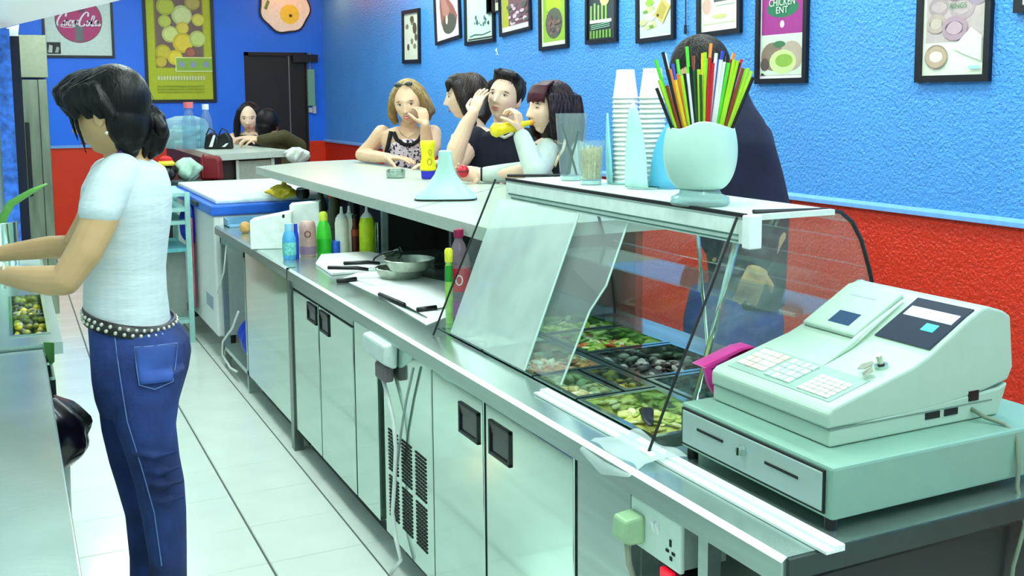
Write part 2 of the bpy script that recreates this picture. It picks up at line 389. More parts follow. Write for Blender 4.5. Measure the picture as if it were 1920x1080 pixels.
# back wall: lemons poster
Lm = [(rect(.12, .30, .88, .97), (150, 142, 58)), (rect(.14, .31, .86, .96), (126, 104, 92))]
for u, v, r, c in ((.36, .62, .13, (206, 218, 120)), (.55, .80, .16, (200, 216, 140)), (.3, .88, .14, (176, 190, 50)), (.55, .54, .16, (222, 200, 40)), (.78, .58, .13, (190, 214, 110)), (.24, .45, .12, (198, 186, 34)), (.42, .40, .12, (226, 206, 40)), (.2, .36, .09, (196, 176, 40)), (.72, .92, .12, (170, 160, 70)), (.80, .76, .1, (206, 206, 70)), (.55, .68, .1, (214, 196, 60)), (.28, .74, .1, (180, 196, 70)), (.66, .45, .08, (160, 90, 60))):
    Lm.append((poly(u, v, r, r*.6, 20), c)); Lm.append((poly(u+.01, v, r*.82, r*.46, 20), tuple(min(255, x+22) for x in c)))
Lm += [(rect(.42, .265, 1, .405), (240, 246, 170)), (rect(.435, .275, 1, .395), (150, 196, 66))]
for u in (.52, .70, .90): Lm.append((poly(u, .335, .05, .03, 16), (150, 168, 190)))
for k in range(17): Lm.append((rect(.14+k*.044, .185, .14+k*.044+.030, .225), (226, 230, 170)))
for k in range(3): Lm.append((rect(.12, .07+k*.028, .86, .078+k*.028), (150, 170, 10)))
poster('framed_poster', 'tall yellow framed poster of lemons and limes', 'B', 1.45, 2.225, 1.573, 2.83, (190, 204, 24), Lm, .035)
# round plate clock on the back wall
t = thing('wall_clock', 'round white and yellow flower-shaped wall plate above the dark door', 'wall plate', (3.05, WY, 2.39))
def scal(r, z, n=48, cx=3.05, cz=2.68): return [Vector((cx+r*(1+.035*math.cos(7*2*math.pi*k/n+.6))*math.cos(2*math.pi*k/n), z, cz+r*(1+.035*math.cos(7*2*math.pi*k/n+.6))*math.sin(2*math.pi*k/n))) for k in range(n)]
part(t, 'plate_rim', MB().prism(scal(.305, WY-.002), (0, -.03, 0)), BLACK)
part(t, 'plate_face', MB().prism(scal(.285, WY-.032), (0, -.006, 0)), mat('cream_plate', (246, 248, 226), .3))
part(t, 'yellow_centre', MB().lathe((3.1, WY-.0385, 2.60), [(.115, 0), (.06, .001), (.0, .0015)], 24, cap=False, tilt=Matrix.Rotation(math.pi/2, 3, 'X')), mat('egg_yellow', (240, 226, 60), .3))
part(t, 'centre_knob', MB().ell((3.11, WY-.045, 2.585), (.018, 0, 0), (0, .012, 0), (0, 0, .018)), mat('knob_dark', (60, 60, 20), .4))
part(t, 'green_mark', MB().prism([(2.80, WY-.0385, 2.66), (2.83, WY-.0385, 2.64), (2.87, WY-.0385, 2.74), (2.84, WY-.0385, 2.76)], (0, -.002, 0)), mat('leaf_green_mark', (90, 150, 40), .4))
# pale green box hanging beside the door
t = thing('wall_box', 'narrow pale green box hanging on a cable beside the dark door', 'switch box', (3.33, WY-.05, 1.45))
part(t, 'box_body', MB().box(3.29, 3.375, WY-.07, WY-.012, 1.52, 1.955), mat('pale_green_box', (118, 176, 150), .5), bevel=.006)
part(t, 'cable', MB().tube([(3.335, WY-.03, 1.955), (3.33, WY-.03, 2.05), (3.333, WY-.03, 2.16)], .01), mat('grey_cable', (120, 124, 122), .5))
part(t, 'lower_socket', MB().box(3.30, 3.34, WY-.05, WY-.006, 1.44, 1.50).box(3.345, 3.385, WY-.06, WY-.006, 1.43, 1.52), mat('pale_grey_socket', (196, 202, 210), .4), bevel=.004)

# right wall: pictures, far to near
G1 = (150, 190, 60); G2 = (94, 150, 50); BR = (150, 110, 80)
poster('picture_frame', 'narrow framed picture of small dark sketches, farthest along the right wall', 'R', 9.56, 9.10, 1.93, 2.43, (236, 236, 214), blotches(9, .2, .8, .1, .9, .07, .16, [(60, 50, 40), (96, 84, 60), (150, 140, 110)], .8, 3), .035, -.02)
poster('picture_frame', 'framed picture of a dark red teardrop shaped flame', 'R', 8.72, 8.15, 2.085, 2.62, (240, 230, 230), [([(.18, .86), (.45, .78), (.75, .55), (.9, .36), (.85, .22), (.6, .1), (.35, .12), (.2, .3), (.15, .6)], (150, 92, 84)), (poly(.55, .26, .3, .18, 18), (84, 86, 76)), ([(.2, .84), (.4, .72), (.6, .5), (.5, .38), (.28, .45)], (176, 124, 110)), (poly(.45, .34, .05, .08, 12), (226, 220, 180))], .026, .07)
poster('picture_frame', 'framed pale mint menu picture with rows of small marks', 'R', 8.05, 7.47, 2.035, 2.66, (206, 232, 212), [(rect(.04, .02, .96, .06), (60, 60, 60)), ([(.1, .12), (.3, .16), (.6, .13), (.9, .18), (.9, .15), (.6, .1), (.3, .12), (.1, .09)], (70, 110, 100))] + blotches(16, .15, .85, .35, .55, .015, .04, [(90, 130, 120), (60, 90, 96)], 1.6, 5), .03, .01, vs=.6)
poster('picture_frame', 'small cream framed picture squeezed between two dark framed ones', 'R', 7.60, 7.36, 2.26, 2.6, (226, 224, 206), [(rect(.3, .3, .5, .9), (110, 110, 90)), (rect(.6, .2, .85, .95), (70, 70, 60))], .012)
poster('picture_frame', 'framed picture of berries with a yellow-green side band', 'R', 7.38, 6.85, 2.08, 2.62, (236, 228, 226), [(rect(.03, .12, .26, 1), (190, 190, 50)), (rect(.26, .12, .95, 1), (134, 92, 104))] + blotches(26, .3, .9, .15, .6, .05, .09, [(116, 106, 96), (92, 96, 84), (150, 120, 116), (230, 200, 216)], .7, 8), .024, .05, vs=.7)
poster('picture_frame', 'lime green framed picture with a jar of dark fruit', 'R', 6.71, 6.29, 1.935, 2.56, (236, 240, 214), [(rect(.06, .07, .94, 1), (158, 196, 60)), (rect(.2, .58, .78, 1), (190, 226, 40)), (poly(.5, .36, .34, .25, 20), (98, 100, 84))] + blotches(20, .3, .72, .2, .5, .05, .09, [(120, 90, 90), (84, 96, 100), (140, 110, 96)], .7, 9), .026, .02, vs=.75)
poster('picture_frame', 'dark framed picture of green stalks standing upright', 'R', 6.04, 5.65, 1.945, 2.56, (52, 62, 66), [(rect(.05+.14*k, .42, .12+.14*k, .75+.05*(k % 2)), (150, 190, 100)) for k in range(5)] + [(rect(.05, .36, .85, .43), (222, 232, 206)), (poly(.6, .86, .17, .14, 16), (220, 200, 140))] + [(rect(.05+.12*k, .03, .12+.12*k, .2), (120, 170, 70)) for k in range(7)] + [([(.1, .24+.04*k), (.8, .28+.04*k), (.8, .26+.04*k), (.1, .22+.04*k)], (130, 180, 150)) for k in range(3)], .026, vs=.52)
poster('picture_frame', 'white framed picture of a cut sandwich among green leaves', 'R', 5.43, 5.03, 1.925, 2.45, (228, 238, 234), [(rect(.04, .06, .96, 1), (206, 226, 216))] + blotches(14, .1, .5, .25, .95, .06, .13, [(150, 196, 60), (206, 220, 150), (120, 160, 70), (240, 244, 236)], .75, 12) + [([(.45, .55), (.7, .95), (.95, .7), (.72, .3)], (214, 186, 110)), ([(.5, .55), (.7, .85), (.85, .68), (.7, .4)], (190, 170, 80)), (poly(.58, .52, .04, .04, 8), (50, 60, 20))], .026, .02, vs=.5)
t = thing('hanging_cord', 'thin dark cord hanging between two small framed pictures', 'cord', (3.49, 4.92, 1.95)); part(t, 'cord', MB().tube([(3.488, 4.92, 1.97), (3.488, 4.925, 2.4), (3.488, 4.92, 2.75)], .0035), BLACK); part(t, 'plug', MB().cyl((3.486, 4.92, 1.95), (3.486, 4.92, 2.0), .008), BLACK)
poster('picture_frame', 'pale framed notice with a faded pink corner and faint yellow print', 'R', 4.81, 4.43, 1.925, 2.42, (240, 240, 224), [(poly(.16, .62, .12, .2, 16), (220, 180, 160)), (rect(.35, .7, .95, .76), (90, 90, 90)), (rect(.4, .6, .9, .62), (170, 190, 180)), (poly(.5, .35, .2, .06, 14), (210, 220, 140)), (rect(.05, .18, .9, .2), (220, 226, 170))], .026, .02, vs=.5)
PU = (168, 50, 140)
t, P, iu, iv = poster('picture_frame', 'tall framed poster, purple top half over a split filled bun', 'R', 4.30, 3.92, 1.66, 2.36, (238, 236, 238), [(rect(.03, .40, .97, 1), PU), (poly(.5, .635, .36, .085, 20), (40, 120, 84)), (poly(.5, .49, .05, .034, 14), (236, 208, 226)), (rect(.03, .03, .97, .39), (214, 226, 206)), (poly(.30, .20, .27, .13, 20), (140, 118, 104)), (poly(.72, .20, .26, .135, 20), (188, 168, 150)), (poly(.53, .15, .3, .11, 20), (206, 220, 150)), (poly(.56, .16, .2, .06, 14), (140, 180, 70)), (poly(.45, .31, .14, .03, 12), (70, 120, 80)), (poly(.12, .13, .1, .06, 12), (90, 76, 70)), ([(.03, .03), (.14, .03), (.06, .055)], (20, 20, 24))], .026, vs=.84)
def lettering(parent, text, P, u, v, hgt, n, material, sx=1):
    cu = bpy.data.curves.new('lettering', 'FONT'); cu.body = text; cu.size = 1; cu.align_x = 'CENTER'; cu.extrude = .0
    o = bpy.data.objects.new('tmp', cu); COL.objects.link(o); dg = bpy.context.evaluated_depsgraph_get()
    me = bpy.data.meshes.new_from_object(o.evaluated_get(dg)); bpy.data.objects.remove(o)
    c = P(u, v, n); ex = (P(u+.1, v, n)-c).normalized(); ez = (P(u, v+.1, n)-c).normalized()
    mb = MB(); mb.raw([c+ex*(q.co.x*hgt*sx)+ez*(q.co.y*hgt) for q in me.vertices], [tuple(p.vertices) for p in me.polygons])
    return part(parent, 'lettering', mb, material)
LETW = mat('white_lettering', (236, 244, 226), .5)
lettering(t, 'CHICKEN', P, .5, .548, .050, .0125, LETW, .9); lettering(t, 'ENT', P, .5, .494, .048, .0125, LETW, 1)
t, P, iu, iv = poster('picture_frame', 'large framed poster of fried onion rings, nearest full poster on the right wall', 'R', 3.25, 2.88, 1.65, 2.33, (228, 232, 214), [(rect(.05, .3, .95, 1), (196, 178, 176))] + [x for k, (u, v, r, c) in enumerate(((.25, .62, .17, (170, 150, 150)), (.62, .60, .2, (178, 156, 160)), (.85, .7, .16, (166, 146, 164)), (.3, .82, .18, (180, 160, 156)), (.75, .88, .2, (186, 164, 160)), (.22, .47, .16, (182, 164, 150)), (.5, .75, .15, (160, 140, 140)), (.52, .42, .2, (176, 146, 160)))) for x in ((ring(u, v, r, r*.55, .05), c), (poly(u, v, r*.6, r*.3, 14), tuple(min(255, q+18) for q in c)))] + [([(.5, .24), (.78, .42), (.95, .34), (.95, .12), (.7, .18)], (222, 232, 212)), (ring(.24, .17, .17, .10, .055), (190, 164, 140)), (poly(.24, .17, .11, .05, 16), (230, 224, 206)), (ring(.24, .17, .185, .11, .012), (150, 130, 116)), (rect(.76, .05, .93, .08), (170, 220, 214))], .028, vs=.72)
lettering(t, 'RINGS', P, .56, .435, .03, .0135, mat('green_lettering', (40, 130, 60), .5))
poster('picture_frame', 'pale framed picture cut off at the right end of the wall', 'R', 2.78, 2.35, 1.905, 2.5, (240, 240, 236), [(rect(.1, .1, .9, .9), (226, 228, 220))], .028)
t = thing('wall_sticker', 'tiny white butterfly sticker on the blue wall', 'sticker', (3.498, 7.45, 1.93)); part(t, 'wings', MB().prism([(3.497, 7.47, 1.93), (3.497, 7.44, 1.95), (3.497, 7.42, 1.93), (3.497, 7.44, 1.94)], (-.003, 0, 0)).prism([(3.497, 7.48, 1.97), (3.497, 7.44, 1.95), (3.497, 7.45, 1.99)], (-.003, 0, 0)), PAPER)
# ================================================================== STEEL COUNTER
CT = .85; FX = 1.125; BX = 1.92
# worktop: one continuous steel top with the opening of the food well in it
t = thing('worktop', 'long brushed steel worktop running along the serving aisle', 'worktop', (1.5, 3.8, .80))
mb = MB()
for a, b, c, d in ((1.112, BX, 3.12, 6.36), (1.112, 1.235, 1.27, 3.12), (1.80, BX, 1.27, 3.12), (1.235, 1.80, 1.27, 1.80)):
    mb.box(a, b, c, d, .815, CT)
part(t, 'top_sheet', mb, STEEL_TOP)
part(t, 'front_lip', MB().prism([(1.112, 1.27, CT), (1.100, 1.27, CT-.008), (1.100, 1.27, .800), (1.122, 1.27, .800), (1.122, 1.27, .82)], (0, 5.09, 0)), STEEL)
part(t, 'end_lip', MB().box(1.11, BX, 1.262, 1.27, .812, CT-.002), DARKSTEEL)
part(t, 'seam', MB().box(1.0985, 1.14, 4.575, 4.582, .80, CT+.0012), BLACKGAP)

def handle(dr, y0, y1, z0, z1):
    """recessed black pull: raised rim, sunken cup with a lip"""
    x = FX-.004
    rim = MB(); w_ = .010
    for a, b, c, d in ((y0, y1, z1-w_, z1), (y0, y1, z0, z0+w_), (y0, y0+w_, z0, z1), (y1-w_, y1, z0, z1)): rim.box(x-.006, x+.004, a, b, c, d)
    h = part(dr, 'handle', rim, BLACK, bevel=.002)
    part(h, 'cup', MB().box(x-.0005, x+.003, y0+w_, y1-w_, z0+w_, z1-w_), mat('handle_cup', (30, 38, 46), .25))
    part(h, 'grip', MB().prism([(x-.005, y0+w_, z1-w_), (x-.001, y0+w_, z1-w_), (x-.001, y0+w_, z1-.035)], (0, y1-y0-2*w_, 0)), BLACK)
def door(t, y0, y1, z0, z1, hd=None, gasket=True):
    d_ = part(t, 'door', MB().box(FX-.004, FX+.025, y0+.004, y1-.004, z0, z1), STEEL_DOOR, bevel=.003)
    if gasket: part(d_, 'gasket', MB().box(FX+.004, FX+.03, y0-.002, y1+.002, z0-.004, z1+.007), BLACKGAP)
    if hd: handle(d_, *hd)
    return d_
KICK = mat('kick_plate', (66, 72, 72), .4, .5)
def carcass(t, y0, y1, x1=BX, ends=True):
    part(t, 'carcass', MB().box(FX+.026, x1, y0, y1, .10, .80), STEEL)
    part(t, 'plinth', MB().box(FX+.07, x1, y0, y1, 0, .10), KICK)
# far cabinet with one plain door
t = thing('steel_cabinet', 'plain steel cabinet with one blank door next to the open bay', 'cabinet', (1.5, 5.1, 0), 'steel counter cabinets')
carcass(t, 4.64, 5.62); door(t, 4.64, 5.60, .11, .79, gasket=False)
part(t, 'corner_post', MB().box(FX-.012, FX+.03, 4.585, 4.638, .0, .80), mat('post_grey_steel', (120, 132, 128), .3, .8))  # post steel toned darker than the cabinet steel
# two-door cabinet
t = thing('steel_cabinet', 'steel two-door cabinet with small black recessed handles side by side', 'cabinet', (1.5, 4.1, 0), 'steel counter cabinets')
carcass(t, 3.40, 4.585)
door(t, 4.15, 4.58, .11, .755, (4.17, 4.31, .665, .745)); door(t, 3.67, 4.14, .11, .755, (3.985, 4.115, .655, .745))
part(t, 'blank_panel', MB().box(FX-.002, FX+.025, 3.405, 3.66, .11, .795), STEEL_DOOR, bevel=.002)
part(t, 'top_rail', MB().box(FX-.002, FX+.02, 3.67, 4.585, .762, .798), STEEL)
# fridge counter: compressor grille, two doors
t = thing('fridge_cabinet', 'steel counter fridge with a perforated vent grille and two polished doors', 'fridge', (1.5, 2.7, 0), 'steel counter cabinets')
part(t, 'carcass', MB().box(FX+.026, BX, 1.76, 3.345, .10, .69).box(FX+.026, 1.225, 1.76, 3.345, .69, .80), STEEL); part(t, 'plinth', MB().box(FX+.07, BX, 1.76, 3.345, 0, .10), KICK)
gp = part(t, 'grille_panel', MB().box(FX-.002, FX+.025, 2.885, 3.335, .10, .79), STEEL_DOOR, bevel=.002)
slot = MB()                                                 # the vent: three columns of slots, two tiers, too many to pick apart
for c in range(3):
    for r in range(24):
        for q in range(5):
            z = .175+.0125*r + (.014 if r > 11 else 0); y = 3.285-.13*c-.0195*q
            slot.box(FX-.0045, FX+.0, y-.0070, y+.0070, z, z+.0065)
part(gp, 'vent_slots', slot, BLACKGAP, kind='stuff')
door(t, 2.495, 2.875, .11, .785, (2.525, 2.66, .655, .745)); door(t, 1.995, 2.485, .11, .785, (2.325, 2.455, .655, .75))
part(t, 'end_panel', MB().box(FX-.002, FX+.026, 1.762, 1.985, .0, .795), STEEL, bevel=.002)
# open end bay at the near end of the counter
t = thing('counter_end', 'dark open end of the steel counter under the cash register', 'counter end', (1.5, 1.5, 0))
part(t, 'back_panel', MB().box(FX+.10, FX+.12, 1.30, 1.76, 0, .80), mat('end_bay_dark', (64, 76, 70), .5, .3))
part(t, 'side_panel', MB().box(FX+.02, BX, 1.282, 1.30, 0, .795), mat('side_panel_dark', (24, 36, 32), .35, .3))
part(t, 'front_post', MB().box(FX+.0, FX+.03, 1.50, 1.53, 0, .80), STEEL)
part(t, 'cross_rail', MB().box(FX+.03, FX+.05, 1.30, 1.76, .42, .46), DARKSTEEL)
# far open bay
t = thing('open_bay', 'open steel bay with a leg at the far end of the counter', 'shelf unit', (1.5, 6.0, 0))
part(t, 'leg', MB().box(FX, FX+.035, 6.30, 6.335, 0, .80), STEEL); part(t, 'leg', MB().box(FX, FX+.03, 5.63, 5.66, 0, .80), STEEL)
part(t, 'leg', MB().box(BX-.04, BX, 6.30, 6.335, 0, .80), STEEL)
part(t, 'shelf', MB().box(FX, BX, 5.63, 6.335, .10, .125), STEEL); part(t, 'back_panel', MB().box(BX-.35, BX-.33, 5.63, 6.3, .125, .80), mat('bay_back', (150, 168, 160), .5))
part(t, 'top_rail', MB().box(FX, FX+.03, 5.63, 6.335, .75, .80), STEEL)
# blue bag and its white cable in the bay
bp_ = at(437, 640, X=1.2)
t = thing('plastic_bag', 'crumpled blue plastic bag in the open bay of the counter', 'bag', (1.22, 6.0, .125))
from mathutils import noise as NZ
def crumple(c, r, h, seed, n=18, k=.25):
    R = random.Random(seed); ph = [R.uniform(0, 6) for _ in range(6)]
    prof = []
    def fn(u, v):
        a = 2*math.pi*u; s = math.sin(math.pi*min(max(v, .03), .97))**.5
        rr = r*s*(1+k*math.sin(3*a+ph[0]+4*v)*.5+k*.5*math.sin(7*a+ph[1]-6*v)+k*.3*math.sin(11*a+9*v))
        return Vector(c)+Vector((rr*math.cos(a), rr*math.sin(a), h*v))
    return fn
part(t, 'bag_body', MB().grid(crumple((1.23, 5.88, .125), .095, .26, 3), 28, 14), mat('blue_film', (30, 70, 210), .3), smooth=True)
t = thing('power_cable', 'white cable looping out of the open bay', 'cable', (1.12, 6.1, .1)); part(t, 'cable', MB().tube([at(*p, X=1.115) for p in ((425, 460), (420, 510), (408, 545), (404, 560))] , .006).tube([at(*p, X=1.118) for p in ((447, 585), (436, 615), (418, 640), (417, 665), (432, 690), (444, 697))], .007), WHITEP, smooth=True)

# socket, plug and switch in the near bay
t = thing('wall_socket', 'white double three-pin socket under the counter edge', 'socket', (1.15, 1.655, .69), None)
SK = mat('socket_white', (214, 234, 222), .35, 0, .02)
sx = 1.125
part(t, 'back_box', MB().box(sx+.0, sx+.10, 1.575, 1.735, .695, .785), mat('back_box_grey', (160, 178, 168), .5))
fp = part(t, 'face_plate', MB().box(sx-.012, sx, 1.57, 1.745, .69, .79), SK, bevel=.004)
hol = MB()
for dy, dz, a, b in ((1.602, .742, .003, .007), (1.612, .724, .005, .003), (1.592, .724, .005, .003), (1.600, .712, .004, .004)): hol.box(sx-.0135, sx-.011, dy-a, dy+a, dz-b, dz+b)
part(fp, 'pin_holes', hol, BLACKGAP)
for y in (1.645, 1.660): part(fp, 'rocker_switch', MB().prism([(sx-.012, y-.005, .742), (sx-.018, y-.005, .764), (sx-.012, y-.005, .768)], (0, .010, 0)), WHITE)
t = thing('power_plug', 'greenish three-pin plug pushed into the socket', 'plug', (1.09, 1.71, .70))
part(t, 'plug_body', MB().prism([(sx-.012, 1.69, .765), (sx-.055, 1.695, .758), (sx-.060, 1.695, .715), (sx-.045, 1.695, .705), (sx-.012, 1.69, .705)], (0, .05, 0)), mat('plug_plastic', (160, 196, 150), .45), bevel=.006)
part(t, 'lead', MB().tube([(sx-.04, 1.715, .71), (sx-.035, 1.715, .66), (sx-.0, 1.71, .55), (sx+.05, 1.70, .3)], .0065), mat('plug_lead', (150, 156, 136), .5), smooth=True)
t = thing('neon_switch', 'glowing red rocker switch below the socket', 'switch', (1.15, 1.62, .64)); part(t, 'switch_box', MB().box(sx+.0, sx+.06, 1.585, 1.665, .635, .685), BLACK, bevel=.003); part(t, 'rocker', MB().box(sx-.012, sx, 1.60, 1.64, .64, .68), mat('red_neon', (226, 16, 50), .3, 0, 0, emit=.5), bevel=.003)

# plug box with two hanging leads on the grille panel
t = thing('junction_box', 'pale junction box with hanging leads above the vent grille', 'junction box', (1.09, 3.29, .71))
part(t, 'box_body', MB().prism([(FX-.004, 3.17, .805), (FX-.05, 3.18, .795), (FX-.055, 3.18, .735), (FX-.02, 3.18, .715), (FX-.004, 3.18, .715)], (0, .23, 0)), mat('junction_white', (214, 230, 224), .4), bevel=.008)
part(t, 'plug', MB().box(FX-.045, FX-.01, 3.20, 3.30, .665, .72), mat('grey_plug', (110, 100, 104), .5), bevel=.008)
part(t, 'lead', MB().tube([at(*p, X=1.10) for p in ((712, 690), (726, 740), (738, 790), (742, 840), (740, 900), (736, 960), (742, 1010), (752, 1050))] + [Vector((1.09, 3.2, .01))], .007), WHITEP, smooth=True)
part(t, 'lead', MB().tube([at(*p, X=1.11) for p in ((775, 690), (762, 750), (752, 810), (745, 870))], .0045), mat('grey_lead', (150, 164, 158), .5), smooth=True)

# white rail and plastic film on the worktop edge
t = thing('edge_rail', 'white stepped plastic rail lying along the worktop in front of the drawer', 'rail', (1.2, 1.8, CT))
part(t, 'rail_strip', MB().prism([(1.172, 1.245, CT+.001), (1.172, 1.245, CT+.006), (1.190, 1.245, CT+.006), (1.190, 1.245, CT+.012), (1.212, 1.245, CT+.012), (1.212, 1.245, CT+.001)], (0, 1.05, 0)), WHITE)
fp_ = thing('plastic_sheet', 'crumpled clear plastic sheet folded over the worktop edge', 'plastic sheet', (1.15, 1.85, CT))
def film(u, v):
    y = 1.72+.20*u; x = 1.235-.14*v; z = CT+.006+.006*math.sin(9*u+4*v)
    if v > .75: x = 1.095-.01*(v-.75); z = CT-.012-(v-.75)*.13*(1-abs(u-.55)*1.7)
    return (x, y, z+.002)
part(fp_, 'sheet', MB().grid(film, 16, 12), PLASTIC_FILM, smooth=True)

# ================================================================== RAISED BAR
BZ = 1.18
t = thing('bar_counter', 'long pale laminate bar top the customers lean on', 'bar counter', (1.85, 4.8, 0))
top = [(1.385, 3.03), (1.41, 6.60), (1.83, 6.93), (2.18, 7.0), (2.18, 3.03)]
part(t, 'bar_top', MB().prism([(x, y, BZ-.012) for x, y in top], (0, 0, .012)), LAMIN)
part(t, 'top_edge', MB().prism([(x, y, BZ-.045) for x, y in top], (0, 0, .033)), LAMEDGE)
part(t, 'joint_line', MB().prism([(1.386, 3.72, BZ), (2.178, 4.53, BZ), (2.178, 4.536, BZ), (1.386, 3.727, BZ)], (0, 0, .0006)), mat('joint_dark', (120, 124, 116), .6))
part(t, 'front_panel', MB().box(1.96, 1.99, 3.05, 6.8, 0, BZ-.045), mat('bar_front_red', (150, 34, 20), .4))
part(t, 'back_panel', MB().box(1.90, 1.93, 3.15, 6.6, CT+.001, BZ-.045), mat('bar_back_black', (16, 20, 18), .45))
part(t, 'divider', MB().box(1.66, 1.90, 4.80, 4.82, CT+.001, BZ-.045), mat('divider_dark', (40, 50, 46), .4, .3))
part(t, 'post', MB().box(1.62, 1.645, 4.77, 4.80, CT+.001, BZ-.045), STEEL)
part(t, 'post', MB().box(1.60, 1.615, 3.86, 3.885, CT+.001, BZ-.045), DARKSTEEL)
part(t, 'under_rail', MB().tube([(1.46, 4.7, 1.125), (1.47, 6.4, 1.125)], .006), STEEL)
# second bar beyond the gap
t = thing('bar_counter', 'second pale bar top beyond the gap, beside the dark door', 'bar counter', (1.85, 9.8, 0))
top = [(1.435, 8.25), (2.14, 8.55), (2.02, 9.6), (1.9, 11.3), (1.48, 11.3)]
part(t, 'bar_top', MB().prism([(x, y, BZ-.05) for x, y in top], (0, 0, .05)), LAMIN)
part(t, 'end_panel', MB().prism([(1.50, 8.38, 0), (2.05, 8.60, 0), (2.05, 8.64, 0), (1.50, 8.42, 0)], (0, 0, BZ-.05)), mat('bar_end_dark', (48, 44, 36), .5))
part(t, 'inset_panel', MB().prism([(1.66, 8.425, .75), (1.96, 8.545, .75), (1.96, 8.555, .75), (1.66, 8.435, .75)], (0, 0, .36)), mat('bar_inset_grey', (170, 180, 160), .4))
part(t, 'inset_frame', MB().prism([(1.64, 8.40, .75), (1.665, 8.41, .75), (1.665, 8.43, .75), (1.64, 8.42, .75)], (0, 0, .37)).prism([(1.95, 8.525, .75), (1.98, 8.54, .75), (1.98, 8.56, .75), (1.95, 8.545, .75)], (0, 0, .37)), mat('inset_frame_pale', (206, 220, 200), .4))
part(t, 'side_panel', MB().box(1.50, 1.53, 8.42, 11.3, 0, BZ-.05), mat('bar_side_dark', (60, 50, 44), .5))

# ================================================================== GLASS FOOD DISPLAY
SZ = 1.345; Y0, Y1 = 1.79, 3.02
t = thing('display_case', 'glass food display case on the steel counter with a flat steel top shelf', 'display case', (1.5, 2.4, CT))
part(t, 'top_shelf', MB().box(1.415, 1.665, Y0-.02, Y1-.07, SZ-.012, SZ), mat('shelf_white', (222, 236, 228), .3))
fa = part(t, 'shelf_fascia', MB().box(1.412, 1.432, Y0-.02, Y1-.07, SZ-.062, SZ-.010), mat('fascia_white', (226, 238, 230), .3))
part(fa, 'groove', MB().box(1.4095, 1.413, Y0, Y1-.09, SZ-.046, SZ-.042), mat('groove_green', (70, 110, 96), .5))
part(fa, 'groove', MB().box(1.4095, 1.413, Y0, Y1-.11, SZ-.058, SZ-.054), mat('groove_green', (70, 110, 96), .5))
part(fa, 'black_trim', MB().box(1.410, 1.420, Y0-.02, Y1-.07, SZ-.004, SZ+.004), BLACKGAP)
part(fa, 'end_cap', MB().box(1.405, 1.44, Y0-.045, Y0-.02, SZ-.07, SZ+.002), WHITEP, bevel=.003)
prof = [(1.80, 1.343), (1.835, 1.33), (1.87, 1.29), (1.895, 1.23), (1.905, 1.15), (1.91, 1.0), (1.91, .86)]   # curved customer side
prof = [(1.66, 1.343), (1.70, 1.335), (1.735, 1.31), (1.765, 1.265), (1.79, 1.20), (1.815, 1.12), (1.84, 1.02), (1.86, .86)]
cg = MB()
for (a, b), (c, d) in zip(prof, prof[1:]): cg.prism([(a, Y0, b), (c, Y0, d), (c+.004, Y0, d+.001), (a+.003, Y0, b+.003)], (0, Y1-Y0, 0))
part(t, 'curved_glass', cg, GLASS)
side = [(1.20, CT+.002), (1.255, 1.0), (1.40, 1.335)] + prof[:]
for y, nm in ((Y0, 'near'), (Y1, 'far')):
    sg = part(t, 'end_glass', MB().prism([(x, y, z) for x, z in side], (0, .005, 0)), GLASS)
    part(sg, 'edge_seal', MB().tube([(1.185, y, CT+.003), (1.25, y, 1.0), (1.335, y, 1.18), (1.408, y, 1.34)], .0032, 6), BLACK)
    part(sg, 'edge_seal', MB().tube([(x+.002, y, z) for x, z in [(1.45, 1.35)]+prof], .005, 6), BLACK)
# two sliding panes on the serving side, leaning back
def pane(y0, y1, off, kink=0, gm=None):
    A_, B_ = Vector((1.235+off, 0, CT+.012)), Vector((1.405+off, 0, 1.28))
    def P_(y, k): p = A_.lerp(B_, k); p.y = y; return p
    nrm = Vector((-.93, 0, .36))*.004
    pl = [P_(y1, 0), P_(y1, 1), P_(y0, 1)] + ([P_(y0-.0, .62), P_(y0+.035, .45)] if kink else []) + [P_(y0+(.05 if kink else 0), 0)]
    g = part(t, 'sliding_pane', MB().prism(pl, nrm), gm)
    part(g, 'polished_edge', MB().tube([q+nrm*.5 for q in pl[2:]], .0028, 6), GLASS_EDGE)
    return g
pane(2.47, 2.99, 0, 0, GLASS_HAZY); pane(2.25, 2.75, .02, 1, GLASS_GLARE)
part(t, 'support_post', MB().tube([(1.475, 2.03, CT), (1.445, 1.835, 1.285)], .0075, 10), STEEL_DOOR, smooth=True)
part(t, 'support_post', MB().tube([(1.83, 2.45, CT), (1.70, 2.35, 1.33)], .006, 10), STEEL_DOOR, smooth=True)
part(t, 'hinge_knob', MB().ell((1.78, 1.80, 1.16), (.012, 0, 0), (0, .02, 0), (0, 0, .012)), STEEL_DOOR, smooth=True)
part(t, 'glass_shelf', MB().box(1.58, 1.78, Y0+.02, Y1-.05, 1.10, 1.106), GLASS)
well = MB().box(1.235, 1.80, 1.80, 3.12, .70, .71).box(1.230, 1.236, 1.80, 3.12, .70, .815).box(1.80, 1.806, 1.80, 3.12, .70, .815).box(1.235, 1.80, 1.795, 1.80, .70, .815).box(1.235, 1.80, 3.12, 3.126, .70, .815)
part(t, 'well', well, STEEL)
part(t, 'well_divider', MB().box(1.478, 1.49, 1.80, 3.12, .80, .853), STEEL_DOOR)
